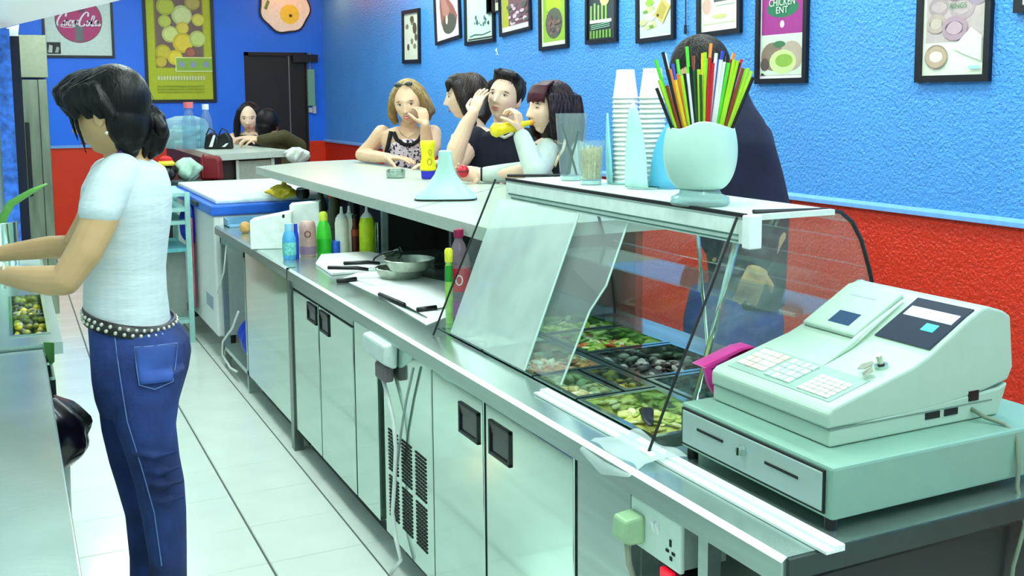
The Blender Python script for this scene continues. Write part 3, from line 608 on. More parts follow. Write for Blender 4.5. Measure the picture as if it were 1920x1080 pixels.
# food pans: each pan is a thing, with its food heaped inside
def pan(x0, x1, y0, y1, label, food, cols, seed, heap=.03, piece='chunk'):
    t = thing('food_pan', label, 'food pan', ((x0+x1)/2, (y0+y1)/2, .72), 'steel food pans in the display case')
    w_ = .014; z0, z1 = .735, CT+.006; m_ = MB()
    for a, b, c, d in ((x0, x1, y0, y0+w_), (x0, x1, y1-w_, y1), (x0, x0+w_, y0+w_, y1-w_), (x1-w_, x1, y0+w_, y1-w_)): m_.box(a, b, c, d, z1-.004, z1)
    for a, b, c, d in ((x0+w_-.003, x1-w_+.003, y0+w_-.003, y0+w_), (x0+w_-.003, x1-w_+.003, y1-w_, y1-w_+.003), (x0+w_-.003, x0+w_, y0+w_, y1-w_), (x1-w_, x1-w_+.003, y0+w_, y1-w_)): m_.box(a, b, c, d, z0, z1-.003)
    m_.box(x0+w_, x1-w_, y0+w_, y1-w_, z0, z0+.003)
    part(t, 'pan', m_, STEEL_DOOR)
    R = random.Random(seed); ph = [R.uniform(0, 6) for _ in range(4)]
    fx0, fx1, fy0, fy1 = x0+w_, x1-w_, y0+w_, y1-w_
    zb = .795
    def surf(u, v): return (fx0+(fx1-fx0)*u, fy0+(fy1-fy0)*v, zb+heap*math.sin(math.pi*u)**.6*math.sin(math.pi*v)**.6+.004*math.sin(31*u+ph[0])*math.sin(27*v+ph[1]))
    f_ = MB(); f_.use(mat('food_%s_base' % food, cols[0], .5, 0, .25, 60, .4, 120)); f_.grid(surf, 14, 14)
    for k in range(90):
        u, v = R.uniform(.05, .95), R.uniform(.05, .95); p = Vector(surf(u, v)); s = R.uniform(.006, .016)
        c = R.choice(cols); f_.use(mat('food_%s_%02x%02x%02x' % ((food,)+c), c, .4, 0, .2, 80))
        a = R.uniform(0, 6); ax = Vector((math.cos(a), math.sin(a), R.uniform(-.4, .4)))*s*R.uniform(1, 2.2); ay = Vector((-math.sin(a), math.cos(a), R.uniform(-.3, .3)))*s
        f_.ell(p+Vector((0, 0, .003)), ax, ay, Vector((0, 0, s*(.35 if piece == 'leaf' else .7))), 7, 5)
    part(t, 'food', f_, kind='stuff', smooth=True)
LET = [(160, 190, 70), (196, 214, 120), (120, 164, 50), (214, 224, 160)]
pan(1.24, 1.475, 1.86, 2.19, 'large steel pan of shredded yellow-green salad nearest the drawer', 'shred', [(196, 196, 96), (214, 210, 130), (170, 190, 80), (230, 226, 170)], 1, .035, 'leaf')
pan(1.24, 1.375, 2.20, 2.43, 'small steel pan of pale chopped onion in the front row', 'onion', [(206, 206, 150), (226, 224, 190), (180, 176, 110)], 2)
pan(1.385, 1.475, 2.20, 2.43, 'small steel pan of gherkins and peppers beside the chopped onion', 'gherkin', [(150, 136, 40), (184, 160, 60), (96, 100, 30), (60, 50, 20)], 3)
pan(1.495, 1.79, 2.28, 2.58, 'steel pan lined with white paper and filled with black olives', 'olive', [(30, 24, 18), (50, 36, 24), (70, 50, 40), (190, 180, 170)], 4, .03)
pan(1.495, 1.79, 1.86, 2.27, 'long empty-looking steel pan of dark sauce in the back row', 'sauce', [(40, 62, 60), (60, 84, 78), (34, 50, 52)], 5, .004)
pan(1.495, 1.79, 2.59, 2.85, 'steel pan of sliced tomato and lettuce behind the olives', 'tomlet', LET+[(206, 110, 50), (196, 80, 36)], 6, .04, 'leaf')
pan(1.495, 1.79, 2.86, 3.10, 'steel pan of green lettuce leaves in the far back corner', 'lettuce', LET, 7, .05, 'leaf')
pan(1.24, 1.475, 2.44, 2.76, 'steel pan of grated carrot and cabbage behind the sliding panes', 'carrot', [(214, 150, 90), (226, 190, 150), (214, 220, 190), (200, 120, 90)], 8, .03, 'leaf')
pan(1.24, 1.475, 2.77, 3.10, 'steel pan of white cabbage in the far front corner', 'cabbage', [(220, 228, 206), (206, 220, 190), (236, 238, 226)], 9, .035, 'leaf')
# dark serving spoon and magenta scoop
t = thing('serving_spoon', 'black serving spoon resting in the yellow-green salad pan', 'spoon', (1.3, 1.94, .87)); part(t, 'spoon', MB().tube([(1.33, 2.02, .862), (1.27, 1.92, .872), (1.25, 1.88, .876)], [.018, .012, .006], 10, flat=.4), BLACK, smooth=True)
t = thing('scoop', 'bright magenta plastic scoop standing beside the cash register', 'scoop', (1.50, 1.80, .86))
MAG = mat('magenta_plastic', (214, 50, 150), .35)
def pp(x, y, dd=0): return at(x, y, Y=1.795+dd)
pl = [(1322, 690), (1395, 655), (1416, 650), (1420, 668), (1416, 680), (1365, 706), (1357, 715), (1356, 738), (1340, 740), (1330, 722)]
part(t, 'scoop_body', MB().prism([at(x, y, Y=1.765) for x, y in pl], (0, .012, 0)).prism([at(x, y, Y=1.765) for x, y in [(1322, 690), (1395, 655), (1416, 650), (1420, 668), (1400, 664), (1335, 696)]], (0, .05, 0)), MAG, bevel=.002)

# ================================================================== CASH REGISTER
t = thing('cash_drawer', 'grey-green metal cash drawer with a lock and two slots', 'cash drawer', (1.5, 1.52, CT))  # the cash drawer under the register
DX, DW = 1.235, 1.85
part(t, 'drawer_case', MB().box(DX+.004, DW, 1.305, 1.75, .872, .967), REGD, bevel=.006)
fr_ = part(t, 'drawer_front', MB().box(DX-.002, DX+.004, 1.325, 1.738, .884, .955), mat('drawer_front_grey', (166, 188, 182), .45, .1, .03), bevel=.003)
part(fr_, 'slot', MB().box(DX-.0035, DX-.001, 1.600, 1.685, .924, .929), BLACKGAP); part(fr_, 'slot', MB().box(DX-.0035, DX-.001, 1.385, 1.475, .922, .927), BLACKGAP)
lk = part(fr_, 'lock', MB().cyl((DX-.003, 1.54, .927), (DX-.014, 1.54, .927), .011, .009), STEEL_DOOR, smooth='auto'); part(lk, 'keyhole', MB().box(DX-.0155, DX-.0135, 1.5385, 1.5415, .920, .934), BLACKGAP)
part(t, 'front_gap', MB().box(DX-.0005, DX+.006, 1.322, 1.741, .881, .958), BLACKGAP)
for x, y in ((1.255, 1.325), (1.255, 1.73), (1.82, 1.325), (1.82, 1.73)): part(t, 'foot', MB().cyl((x, y, CT+.0), (x, y, .874), .012), BLACK)
# register body: side outline extruded across
t = thing('cash_register', 'cream electronic cash register with keypad, keys and dark display', 'cash register', (1.55, 1.55, .967))
ya, yb = 1.385, 1.73
low = [(1.305, .968), (1.305, 1.000), (1.74, 1.022), (1.765, 1.03), (1.74, .968)]
part(t, 'base', MB().prism([(x, yb, z) for x, z in low], (0, ya-yb, 0)), REGP, bevel=.004)
outl = [(1.300, 1.002), (1.300, 1.030), (1.312, 1.040), (1.505, 1.092), (1.545, 1.108), (1.60, 1.140), (1.655, 1.172), (1.685, 1.186), (1.705, 1.188), (1.745, 1.176), (1.765, 1.165), (1.778, 1.06), (1.765, 1.035), (1.70, 1.022), (1.60, 1.008), (1.50, 1.003)]
part(t, 'upper_body', MB().prism([(x, yb, z) for x, z in outl], (0, ya-yb, 0)), REGP, bevel=.005)
part(t, 'seam', MB().box(1.303, 1.72, ya-.0012, yb+.001, 1.0005, 1.0025), mat('seam_grey', (110, 140, 128), .6))
kd = Vector((.193, 0, .052)).normalized(); kn = Vector((-kd.z, 0, kd.x))
def kb(u, y, n=0): p = Vector((1.312, 0, 1.040))+kd*u+kn*n; p.y = y; return p
def slab(mb, u0, u1, y0, y1, n0, n1, P_=None, N_=None):
    P_ = P_ or kb; return mb.prism([P_(u0, y0, n0), P_(u1, y0, n0), P_(u1, y1, n0), P_(u0, y1, n0)], (N_ or kn)*(n1-n0))
KP = mat('keypad_cream', (224, 232, 220), .4); KS = mat('keypad_seam', (150, 178, 166), .6)
part(t, 'keypad_mat', slab(MB(), .012, .115, 1.41, 1.705, .0002, .0012), KS)
def keys(u0, u1, ny0, ny1, nu, nyc, mats, h=.004):
    du = (u1-u0)/nu; dy = (ny1-ny0)/nyc
    for i in range(nu):
        for j in range(nyc):
            part(t, 'key', slab(MB(), u0+i*du+.001, u0+(i+1)*du-.001, ny0+j*dy+.0012, ny0+(j+1)*dy-.0012, .001, h), mats[(i*7+j) % len(mats)], bevel=.001)
keys(.018, .085, 1.42, 1.505, 5, 5, [KP])
keys(.022, .105, 1.53, 1.605, 4, 4, [mat('key_green', (206, 228, 216), .4), mat('key_grey', (188, 214, 204), .4)], .005)
keys(.030, .108, 1.615, 1.70, 4, 4, [KP, mat('key_buff', (222, 222, 196), .4), mat('key_pink', (224, 206, 192), .4), KP])
# display slope
dd = (Vector((1.685, 0, 1.186))-Vector((1.545, 0, 1.108))); dl = dd.length; dd.normalize(); dn = Vector((-dd.z, 0, dd.x))
def ds(u, y, n=0): p = Vector((1.545, 0, 1.108))+dd*u+dn*n; p.y = y; return p
S2 = lambda mb, u0, u1, y0, y1, n0, n1: slab(mb, u0, u1, y0, y1, n0, n1, ds, dn)
sc = part(t, 'display_window', S2(MB(), .015, .150, 1.395, 1.535, .0005, .004), mat('display_glass', (14, 22, 52), .08, 0, .05, coat=1), bevel=.001)
part(sc, 'display_strip', S2(MB(), .092, .122, 1.405, 1.525, .004, .0046), mat('display_band', (214, 228, 244), .1))  # pale strip across the dark display
part(sc, 'display_digit', S2(MB(), .060, .082, 1.425, 1.455, .004, .0046), mat('display_green', (40, 226, 196), .3, 0, 0, emit=.6))
part(t, 'printer_cover', S2(MB(), -.01, .145, 1.565, 1.72, .0003, .012), REGP, bevel=.006)
part(t, 'receipt_window', S2(MB(), .012, .052, 1.60, 1.66, .012, .0128), mat('receipt_window_blue', (40, 70, 110), .15, coat=.6))
part(t, 'divider_ridge', MB().prism([kb(.115, 1.545, 0), kb(.2, 1.555, 0), ds(.13, 1.56, .008), ds(.0, 1.56, .014)], (0, -.012, 0)), REGP, bevel=.003)
part(t, 'header_mark', S2(MB(), .105, .112, 1.61, 1.68, .0121, .0126).raw([], []), mat('header_grey', (170, 178, 190), .5))
lc = part(t, 'key_lock', MB().cyl(kb(.17, 1.435, 0), kb(.17, 1.435, .006), .014, .013), STEEL_DOOR, smooth='auto')
part(lc, 'lock_core', MB().cyl(kb(.17, 1.435, .006), kb(.17, 1.435, .008), .007), BLACK)
kk = kb(.17, 1.435, .012)
part(t, 'key_bunch', MB().cyl(kb(.17, 1.435, .007), kb(.168, 1.435, .026), .006).prism([kb(.155, 1.440, .016), kb(.14, 1.455, .012), kb(.125, 1.45, .01), kb(.13, 1.435, .012), kb(.15, 1.43, .016)], kn*.002).prism([kb(.145, 1.430, .014), kb(.12, 1.432, .008), kb(.112, 1.42, .008), kb(.13, 1.415, .012)], kn*.002), mat('nickel_key', (206, 206, 190), .25, .9))
part(t, 'port', MB().box(1.540, 1.578, ya-.0016, ya+.001, .986, .999).box(1.590, 1.626, ya-.0016, ya+.001, .986, .999), BLACK)
part(t, 'power_inlet', MB().box(1.655, 1.682, ya-.0016, ya+.001, 1.006, 1.026), BLACK)
t = thing('register_cable', 'thin grey cable hanging from the cash register down the counter side', 'cable', (1.70, 1.3, .97))
part(t, 'cable', MB().tube([(1.665, 1.386, .99), (1.675, 1.36, .978), (1.69, 1.33, .972), (1.695, 1.305, .955), (1.69, 1.295, .90), (1.685, 1.292, .86), (1.672, 1.262, .80), (1.655, 1.27, .72), (1.64, 1.272, .55), (1.63, 1.272, .3)], .0045), mat('cable_grey_green', (120, 136, 116), .5), smooth=True)

# ================================================================== LEFT SIDE UNITS
t = thing('prep_counter', 'steel preparation counter at the left edge, nearest the camera', 'counter', (-.3, 2.4, 0), 'steel counters on the left')
part(t, 'top', MB().box(-.85, .072, 1.35, 3.42, .815, .85), STEEL_TOP, bevel=.004); part(t, 'body', MB().box(-.85, .045, 1.37, 3.08, .10, .815).box(-.85, -.16, 3.08, 3.40, .10, .815), STEEL_DOOR); part(t, 'plinth', MB().box(-.85, .0, 1.4, 3.06, 0, .10), KICK)
t = thing('salad_counter', 'steel counter with a sunken tray where the woman works', 'counter', (-.3, 4.5, 0), 'steel counters on the left')
part(t, 'top', MB().box(-.85, -.02, 3.44, 5.62, .825, .862).box(.095, .125, 3.44, 5.62, .825, .862).box(-.02, .095, 3.44, 3.58, .825, .862).box(-.02, .095, 4.33, 5.62, .825, .862), STEEL_TOP); part(t, 'body', MB().box(-.85, .10, 3.46, 5.6, .10, .74).box(-.85, -.03, 3.46, 5.6, .74, .825), STEEL_DOOR); part(t, 'plinth', MB().box(-.85, .05, 3.5, 5.6, 0, .10), KICK)
t = thing('food_pan', 'long steel tray of yellow peppers set into the counter by the woman', 'food pan', (.04, 3.95, .76))
part(t, 'pan', MB().box(-.018, .093, 3.585, 4.325, .76, .765).box(-.022, -.012, 3.582, 4.328, .76, .866).box(.087, .097, 3.582, 4.328, .76, .866).box(-.012, .087, 3.582, 3.592, .76, .866).box(-.012, .087, 4.318, 4.328, .76, .866).box(-.012, .087, 3.95, 3.957, .76, .86), STEEL_DOOR)
f_ = MB(); R = random.Random(4)
for k in range(150):
    c = R.choice([(206, 196, 40), (226, 214, 90), (150, 150, 60), (90, 96, 70), (196, 200, 190)]); f_.use(mat('pepper_%02x%02x%02x' % c, c, .4))
    f_.ell((R.uniform(-.005, .08), R.uniform(3.6, 4.31), .80+R.uniform(0, .03)), (R.uniform(.008, .016), 0, 0), (0, R.uniform(.01, .03), 0), (0, 0, .01), 7, 5)
part(t, 'food', f_, kind='stuff', smooth=True)
t = thing('clip', 'small green plastic clip on the corner of the left counter', 'clip', (.085, 3.40, .85)); part(t, 'clip_body', MB().prism([(.07, 3.40, .875), (.10, 3.40, .87), (.098, 3.40, .81), (.085, 3.40, .80), (.074, 3.40, .84)], (0, .02, 0)), mat('green_clip', (70, 140, 60), .4), bevel=.002)
t = thing('waste_bin', 'white bin with a black liner under the left counter edge', 'bin', (.09, 3.35, 0))
part(t, 'bin_body', MB().lathe((.02, 3.30, 0), [(.075, 0), (.09, .02), (.105, .62)], 20), mat('bin_white', (206, 216, 214), .5), smooth='auto')
part(t, 'bin_liner', MB().grid(crumple((.045, 3.30, .50), .14, .23, 11, k=.2), 30, 14), mat('black_liner', (12, 12, 22), .25), smooth=True)
# upright units
t = thing('drinks_cooler', 'tall grey cooler with a blue edge at the far left', 'cooler', (-.3, 6.0, 0))
part(t, 'cooler_body', MB().box(-.85, .005, 5.66, 6.5, 0, 1.96), mat('cooler_grey', (150, 172, 176), .4)); part(t, 'edge_strip', MB().box(-.02, .045, 5.64, 5.66, .86, 1.95), mat('blue_strip', (60, 120, 226), .4, 0, .5, 25)); part(t, 'dark_gap', MB().box(.005, .09, 5.9, 6.5, 0, 1.93), mat('cooler_gap_dark', (10, 14, 40), .4))  # dark block paints in the shaded gap beside the cooler
t = thing('upright_fridge', 'tall stainless steel upright fridge beyond the woman', 'fridge', (0, 8.9, 0))
part(t, 'fridge_body', MB().box(-.85, .13, 8.5, 9.3, 0, 2.09), DARKSTEEL)
part(t, 'fridge_door', MB().box(.13, .30, 8.48, 9.28, 0, 1.76), mat('fridge_steel', (150, 158, 138), .25, .85, .2, 3, stretch=(8, 8, 1)), bevel=.004); part(t, 'fridge_head', MB().box(.12, .31, 8.47, 9.28, 1.775, 2.085), mat('fridge_head_steel', (166, 170, 146), .3, .8), bevel=.004)
part(t, 'door_gap', MB().box(.235, .240, 8.475, 8.48, .1, 2.07), BLACKGAP); part(t, 'handle', MB().box(.135, .165, 8.44, 8.48, .9, 1.45), BLACK, bevel=.008)
# overhead hood in the top left corner, with a glow added to whiten it
t = thing('overhead_hood', 'white overhead hood with an added glow, cut off by the top left corner', 'hood', (-.2, 5.4, 2.0))
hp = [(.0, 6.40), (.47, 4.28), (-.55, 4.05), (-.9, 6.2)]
part(t, 'hood_shell', MB().prism([(x, y, 2.0) for x, y in hp], (0, 0, .55)), mat('hood_white_glow', (236, 244, 242), .35, 0, 0, emit=.42)); part(t, 'hood_lip', MB().prism([(x*1.005+.002, y, 1.996) for x, y in hp], (0, 0, .004)), mat('hood_lip_glow', (214, 226, 226), .4, 0, 0, emit=.3))
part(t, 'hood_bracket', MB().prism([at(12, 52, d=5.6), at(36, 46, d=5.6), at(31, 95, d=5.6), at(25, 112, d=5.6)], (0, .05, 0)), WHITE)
t = thing('steel_pot', 'steel pot with a green leek leaning out of it', 'pot', (-.05, 5.2, .862)); part(t, 'pot_body', MB().lathe((-.06, 5.15, .864), [(.08, 0), (.088, .01), (.09, .2), (.094, .205)], 24), STEEL_DOOR, smooth='auto')
part(t, 'leek', MB().tube([(-.10, 5.15, .95), at(20, 382, Y=5.12), at(60, 358, Y=5.1), at(88, 345, Y=5.08)], [.02, .018, .012, .004], 8), mat('leek_green', (110, 180, 80), .4), smooth=True)
t = thing('white_tray', 'shallow white tray at the back of the salad counter', 'tray', (.02, 5.5, .862)); part(t, 'tray', MB().box(-.3, .115, 5.38, 5.60, .863, .870).box(-.3, .115, 5.38, 5.39, .87, .90).box(-.3, .115, 5.59, 5.60, .87, .90).box(.105, .115, 5.39, 5.59, .87, .90).box(-.3, -.29, 5.39, 5.59, .87, .90), WHITE)
# ================================================================== THINGS ON THE WORKTOP
def bottle(name, label, cat, px, prof, bodymat, cap=None, capmat=None, extra=None, z=CT, scale=1.09, seg=20, group=None, sy=1, xyz=None):
    """px: pixel of the base centre on the worktop; prof/cap in metres (radius, height)"""
    b = Vector(xyz) if xyz else at(px[0], px[1], Z=z); b.z = z+.0005
    t = thing(name, label, cat, b, group)
    part(t, 'body', MB().lathe(b, [(r*scale, h*scale) for r, h in prof], seg, sy=sy), bodymat, smooth='auto')
    if cap: part(t, 'cap', MB().lathe(b, [(r*scale, h*scale) for r, h in cap], 16), capmat, smooth='auto')
    for nm, pr, mm in (extra or []): part(t, nm, MB().lathe(b, [(r*scale, h*scale) for r, h in pr], seg, cap=False, sy=sy), mm, smooth='auto')
    return t, b
GB = 'bottles on the worktop'
bottle('detergent_bottle', 'light blue bottle with a darker blue cap at the worktop edge', 'bottle', (543, 486), [(.026, 0), (.028, .01), (.029, .09), (.022, .115), (.016, .125)], mat('sky_blue_plastic', (80, 170, 226), .35, 0, .2, 60), [(.017, .125), (.017, .155), (.010, .158)], mat('pale_blue_cap', (150, 210, 240), .4), [('label_band', [(.0295, .02), (.0298, .075)], mat('label_teal', (120, 210, 206), .5, 0, .35, 90))], group=GB)
bottle('sprayer', 'slim dark blue bottle touching the light blue one', 'bottle', (556, 484), [(.012, 0), (.013, .08), (.012, .10), (.008, .12), (.008, .15)], mat('deep_blue_plastic', (30, 60, 190), .35), group=GB)
t, b = bottle('jar', 'pinkish brown jar with a round badge between blue and green bottles', 'jar', (578, 480), [(.034, 0), (.037, .01), (.037, .13), (.032, .15), (.026, .155)], mat('pink_brown_sauce', (196, 160, 150), .35, 0, .12, 40), group=GB)
cdir = (CAMP-b); cdir.z = 0; cdir.normalize(); rt_ = Vector((-cdir.y, cdir.x, 0))
bad = MB(); bp0 = b+cdir*.0412+Vector((0, 0, .11))
for pg in ring(0, 0, .016, .016, .005, 20): bad.raw([bp0+rt_*u+Vector((0, 0, v)) + cdir*(.001-.012*(u/.016)**2*.3) for u, v in pg], [(0, 1, 2, 3)])
part(t, 'badge', bad, mat('badge_brown', (110, 50, 40), .5))
part(t, 'base_liquid', MB().lathe(b, [(.0408, .012), (.0408, .05)], 20, cap=False), mat('purple_sauce', (150, 120, 150), .35), smooth=True)
bottle('squeeze_bottle', 'bright green bottle with a yellow cap', 'bottle', (608, 476), [(.032, 0), (.034, .01), (.034, .08), (.030, .12), (.018, .15)], mat('green_plastic', (70, 214, 60), .3, 0, .12, 20), [(.019, .15), (.02, .178), (.014, .188), (.008, .19)], mat('lime_cap', (206, 226, 70), .4), [('liquid', [(.0344, .01), (.0346, .07)], mat('green_liquid', (40, 190, 40), .3))], group=GB)
bottle('small_tin', 'little blue tin behind the green bottle', 'tin', (629, 474), [(.022, 0), (.022, .05), (.02, .053)], mat('tin_blue', (40, 100, 214), .3, 0, .3, 60), group=GB)
for q, (px, lab) in enumerate((((642, 472), 'white squeeze bottle with a thin nozzle, left one of the pair'), ((656, 470), 'white squeeze bottle with a thin nozzle, right one of the pair'))):
    bottle('squeeze_bottle', lab, 'bottle', px, [(.029, 0), (.031, .01), (.031, .13), (.027, .15)], mat('milk_white', (240, 240, 226), .4), [(.028, .15), (.018, .168), (.008, .175), (.005, .205)], WHITEP, group=GB)
bottle('sauce_bottle', 'slim dark red sauce bottle beside the white squeeze bottles', 'bottle', (666, 471), [(.017, 0), (.018, .09), (.011, .12), (.010, .15)], mat('dark_red_sauce', (96, 16, 18), .3), [(.012, .15), (.012, .165)], BLACK, [('label_band', [(.0183, .07), (.0183, .1)], mat('label_rust', (170, 70, 50), .5))], group=GB)
t, b = bottle('squeeze_bottle', 'tall yellow-green squeeze bottle with a white nozzle', 'bottle', (689, 474), [(.033, 0), (.035, .01), (.035, .13), (.028, .16)], mat('chartreuse_plastic', (196, 226, 20), .35, 0, .1, 30), [(.029, .16), (.018, .175), (.008, .185), (.004, .215)], WHITEP, group=GB)
bottle('steel_shaker', 'slim pale steel tube right of the yellow-green bottle', 'shaker', (709, 470), [(.010, 0), (.013, .03), (.013, .1), (.009, .13)], STEEL_DOOR, group=GB)
# dark bottles under the bar
for k, (px, h, c, lab) in enumerate((((603, 440), .26, (60, 60, 50), 'dark bottle in the shade under the bar, left of three'), ((628, 428), .24, (96, 96, 70), 'olive bottle in the shade under the bar, middle of three'), ((664, 430), .22, (30, 36, 40), 'black bottle in the shade under the bar, right of three'))):
    bottle('shaded_bottle', lab, 'bottle', px, [(.03, 0), (.032, h*.6), (.014, h*.78), (.012, h)], mat('shade_bottle_%d' % k, c, .25), group='bottles under the bar')
# cartons
def carton(label, base, w_, dpt, h, slope, rot=0):
    b = at(base[0], base[1], Z=CT); b.z = CT+.001
    t = thing('carton', label, 'carton', b, 'white cartons')
    e1 = Vector((math.cos(rot), math.sin(rot), 0)); e2 = Vector((-e1.y, e1.x, 0)); P_ = lambda u, v, z: b+e1*u*w_+e2*v*dpt+Vector((0, 0, z))
    m_ = MB(); m_.raw([P_(0, 0, 0), P_(1, 0, 0), P_(1, 1, 0), P_(0, 1, 0), P_(0, 0, h-slope), P_(1, 0, h), P_(1, 1, h), P_(0, 1, h-slope)], [(0, 3, 2, 1), (4, 5, 6, 7), (0, 1, 5, 4), (1, 2, 6, 5), (2, 3, 7, 6), (3, 0, 4, 7)])
    part(t, 'box', m_, mat('carton_white', (238, 244, 240), .6), bevel=.003)
    return t, P_
t, P_ = carton('low white carton with a punched hole, left of the pair', (470, 468), .205, .14, .185, .04, -.35); part(t, 'hole', MB().ell(P_(.82, -.002, .165), (.008, 0, 0), (0, .002, 0), (0, 0, .010)), BLACKGAP)
carton('tall white carton behind the blue bottle, right of the pair', (545, 462), .15, .12, .225, .012, -.35)
bottle('bread_roll', 'small brown bread roll beside the left carton', 'bread roll', (460, 437), [(.012, 0), (.028, .015), (.03, .035), (.018, .055), (.004, .06)], mat('bread_crust', (206, 160, 96), .7, 0, .2, 40))
# chopping board, papers, knives, pans
def slabpx(name, label, cat, pts, z, th, material, rnd=.01, **kw):
    P3 = [at(x, y, Z=z) for x, y in pts]; c = sum(P3, Vector())/len(P3); c.z = z
    return build(MB().prism(P3, (0, 0, th)), name, material, origin=c, bevel=rnd, label=label, cat=cat, **kw)
slabpx('chopping_board', 'white plastic chopping board behind the frying pans', 'chopping board', [(592, 497), (602, 481), (690, 475), (755, 490), (712, 508), (622, 517)], CT+.001, .012, mat('board_white', (244, 240, 242), .5), .003)
slabpx('paper_sheet', 'large white paper sheet spread under the frying pans', 'paper', [(640, 523), (700, 500), (845, 530), (850, 590), (800, 610), (718, 560)], CT+.0008, .0012, PAPER, 0)
def knife(label, pts, w0):
    A_, B_, C_ = [at(x, y, Z=CT+.004) for x, y in pts]
    t = thing('knife', label, 'knife', B_, 'knives on the worktop'); d1 = (B_-A_).normalized(); s_ = Vector((-d1.y, d1.x, 0))
    part(t, 'handle', MB().tube([A_+Vector((0, 0, .006)), B_+Vector((0, 0, .006))], [.009, .010], 8), BLACK, smooth=True)
    part(t, 'blade', MB().prism([B_+s_*w0, B_-s_*w0, C_-s_*w0*.2, C_+s_*w0*.2], (0, 0, .002)), STEEL_DOOR)
knife('black-handled knife lying nearest the worktop edge', [(712, 555), (757, 575), (800, 596)], .012)
knife('black-handled knife lying on paper near the red-labelled bottle', [(782, 584), (818, 580), (846, 576)], .010)
knife('black-handled knife pointing to the front below the frying pan handle', [(632, 530), (668, 526), (700, 535)], .010)
def frypan(label, c, r, z, hdir, hl, tilt=0, group='frying pans'):
    c = at(c[0], c[1], Z=z); t = thing('frying_pan', label, 'frying pan', c, group)
    part(t, 'pan_body', MB().lathe(c, [(r*.78, 0), (r*.96, .028), (r, .042), (r*.985, .043), (r*.94, .028), (r*.76, .004)], 32), mat('pan_steel', (176, 188, 172), .28, .85, .2, 30), smooth='auto')
    part(t, 'pan_floor', MB().lathe(c, [(r*.77, .0045), (0.001, .005)], 24, cap=False), mat('pan_floor_dark', (70, 76, 66), .35, .5))
    h = Vector(hdir).normalized(); p0 = c+h*r*.97+Vector((0, 0, .034))
    hd = part(t, 'handle', MB().tube([p0+h*.03, p0+h*.08+Vector((0, 0, .008)), p0+h*hl+Vector((0, 0, .012))], [.010, .012, .011], 10, flat=.7), BLACK, smooth=True)
    part(hd, 'ferrule', MB().tube([p0-h*.01, p0+h*.035], .008, 8), STEEL)
    return t
hd = at(615, 519, Z=.9)-at(700, 517, Z=.9)
frypan('lower steel frying pan with a thick black handle', (752, 519), .108, CT+.003, hd, .20)
hd2 = at(640, 506, Z=.93)-at(730, 498, Z=.93)
frypan('upper steel frying pan resting on the lower one', (768, 504), .105, CT+.050, hd2, .18)
t = thing('spatula', 'steel spatula blade with a wire loop standing in the upper pan', 'spatula', at(735, 495, Z=.93)); sp0 = at(738, 497, d=4.35)
part(t, 'blade', MB().prism([at(720, 480, d=4.4), at(750, 462, d=4.4), at(760, 480, d=4.42), at(742, 492, d=4.42)], (.002, .004, 0)), STEEL_DOOR)
part(t, 'wire_loop', MB().tube([at(700+26+26*math.cos(a), 487-4+10*math.sin(a)-(6*math.cos(a)), d=4.38) for a in [k*math.pi/10 for k in range(21)]], .004, 6), BLACK)
t = thing('steel_tray', 'small steel tray with pale tongs behind the pans', 'tray', at(820, 495, Z=CT)); tb = at(825, 498, Z=CT)
part(t, 'tray', MB().box(tb.x-.06, tb.x+.05, tb.y-.08, tb.y+.12, CT+.001, CT+.02), DARKSTEEL, bevel=.004); part(t, 'tongs', MB().tube([tb+Vector((-.05, -.05, .03)), tb+Vector((.03, .08, .04))], .008, 8), STEEL_DOOR)
# soda bottle
t, b = bottle('soda_bottle', 'clear plastic soda bottle with a magenta cap and red label', 'bottle', (862, 598), [(.030, 0), (.036, .008), (.036, .06), (.034, .075), (.036, .09), (.036, .165), (.034, .19), (.020, .235), (.013, .25), (.013, .262)], glass('bottle_clear', (226, 214, 226), .9, .05, .25, (216, 190, 210)), [(.0155, .258), (.0155, .282), (.012, .285)], mat('magenta_cap', (150, 16, 70), .35), [('label_band', [(.0366, .092), (.0366, .165)], mat('red_label', (214, 30, 60), .4)), ('purple_band', [(.0363, .012), (.0363, .06)], mat('violet_label', (170, 90, 170), .4))])
cdir = (CAMP-b); cdir.z = 0; cdir.normalize(); rt_ = Vector((-cdir.y, cdir.x, 0)); bad = MB()
for pg in ring(0, 0, .013, .018, .004, 20): bad.raw([b+cdir*(math.sqrt(max(.0405**2-u*u, 0)))+rt_*u+Vector((0, 0, .14+v)) for u, v in pg], [(0, 1, 2, 3)])
part(t, 'label_emblem', bad, WHITE)
bottle('slim_bottle', 'slim green bottle with a yellow cap left of the soda bottle', 'bottle', (843, 606), [(.011, 0), (.012, .01), (.012, .17), (.009, .19)], mat('lime_green_plastic', (150, 206, 90), .35, 0, .2, 40), [(.012, .19), (.013, .225), (.009, .232)], mat('yellow_cap', (226, 226, 50), .4), [('label_band', [(.0124, .13), (.0124, .18)], mat('leaf_green', (40, 150, 50), .4))])

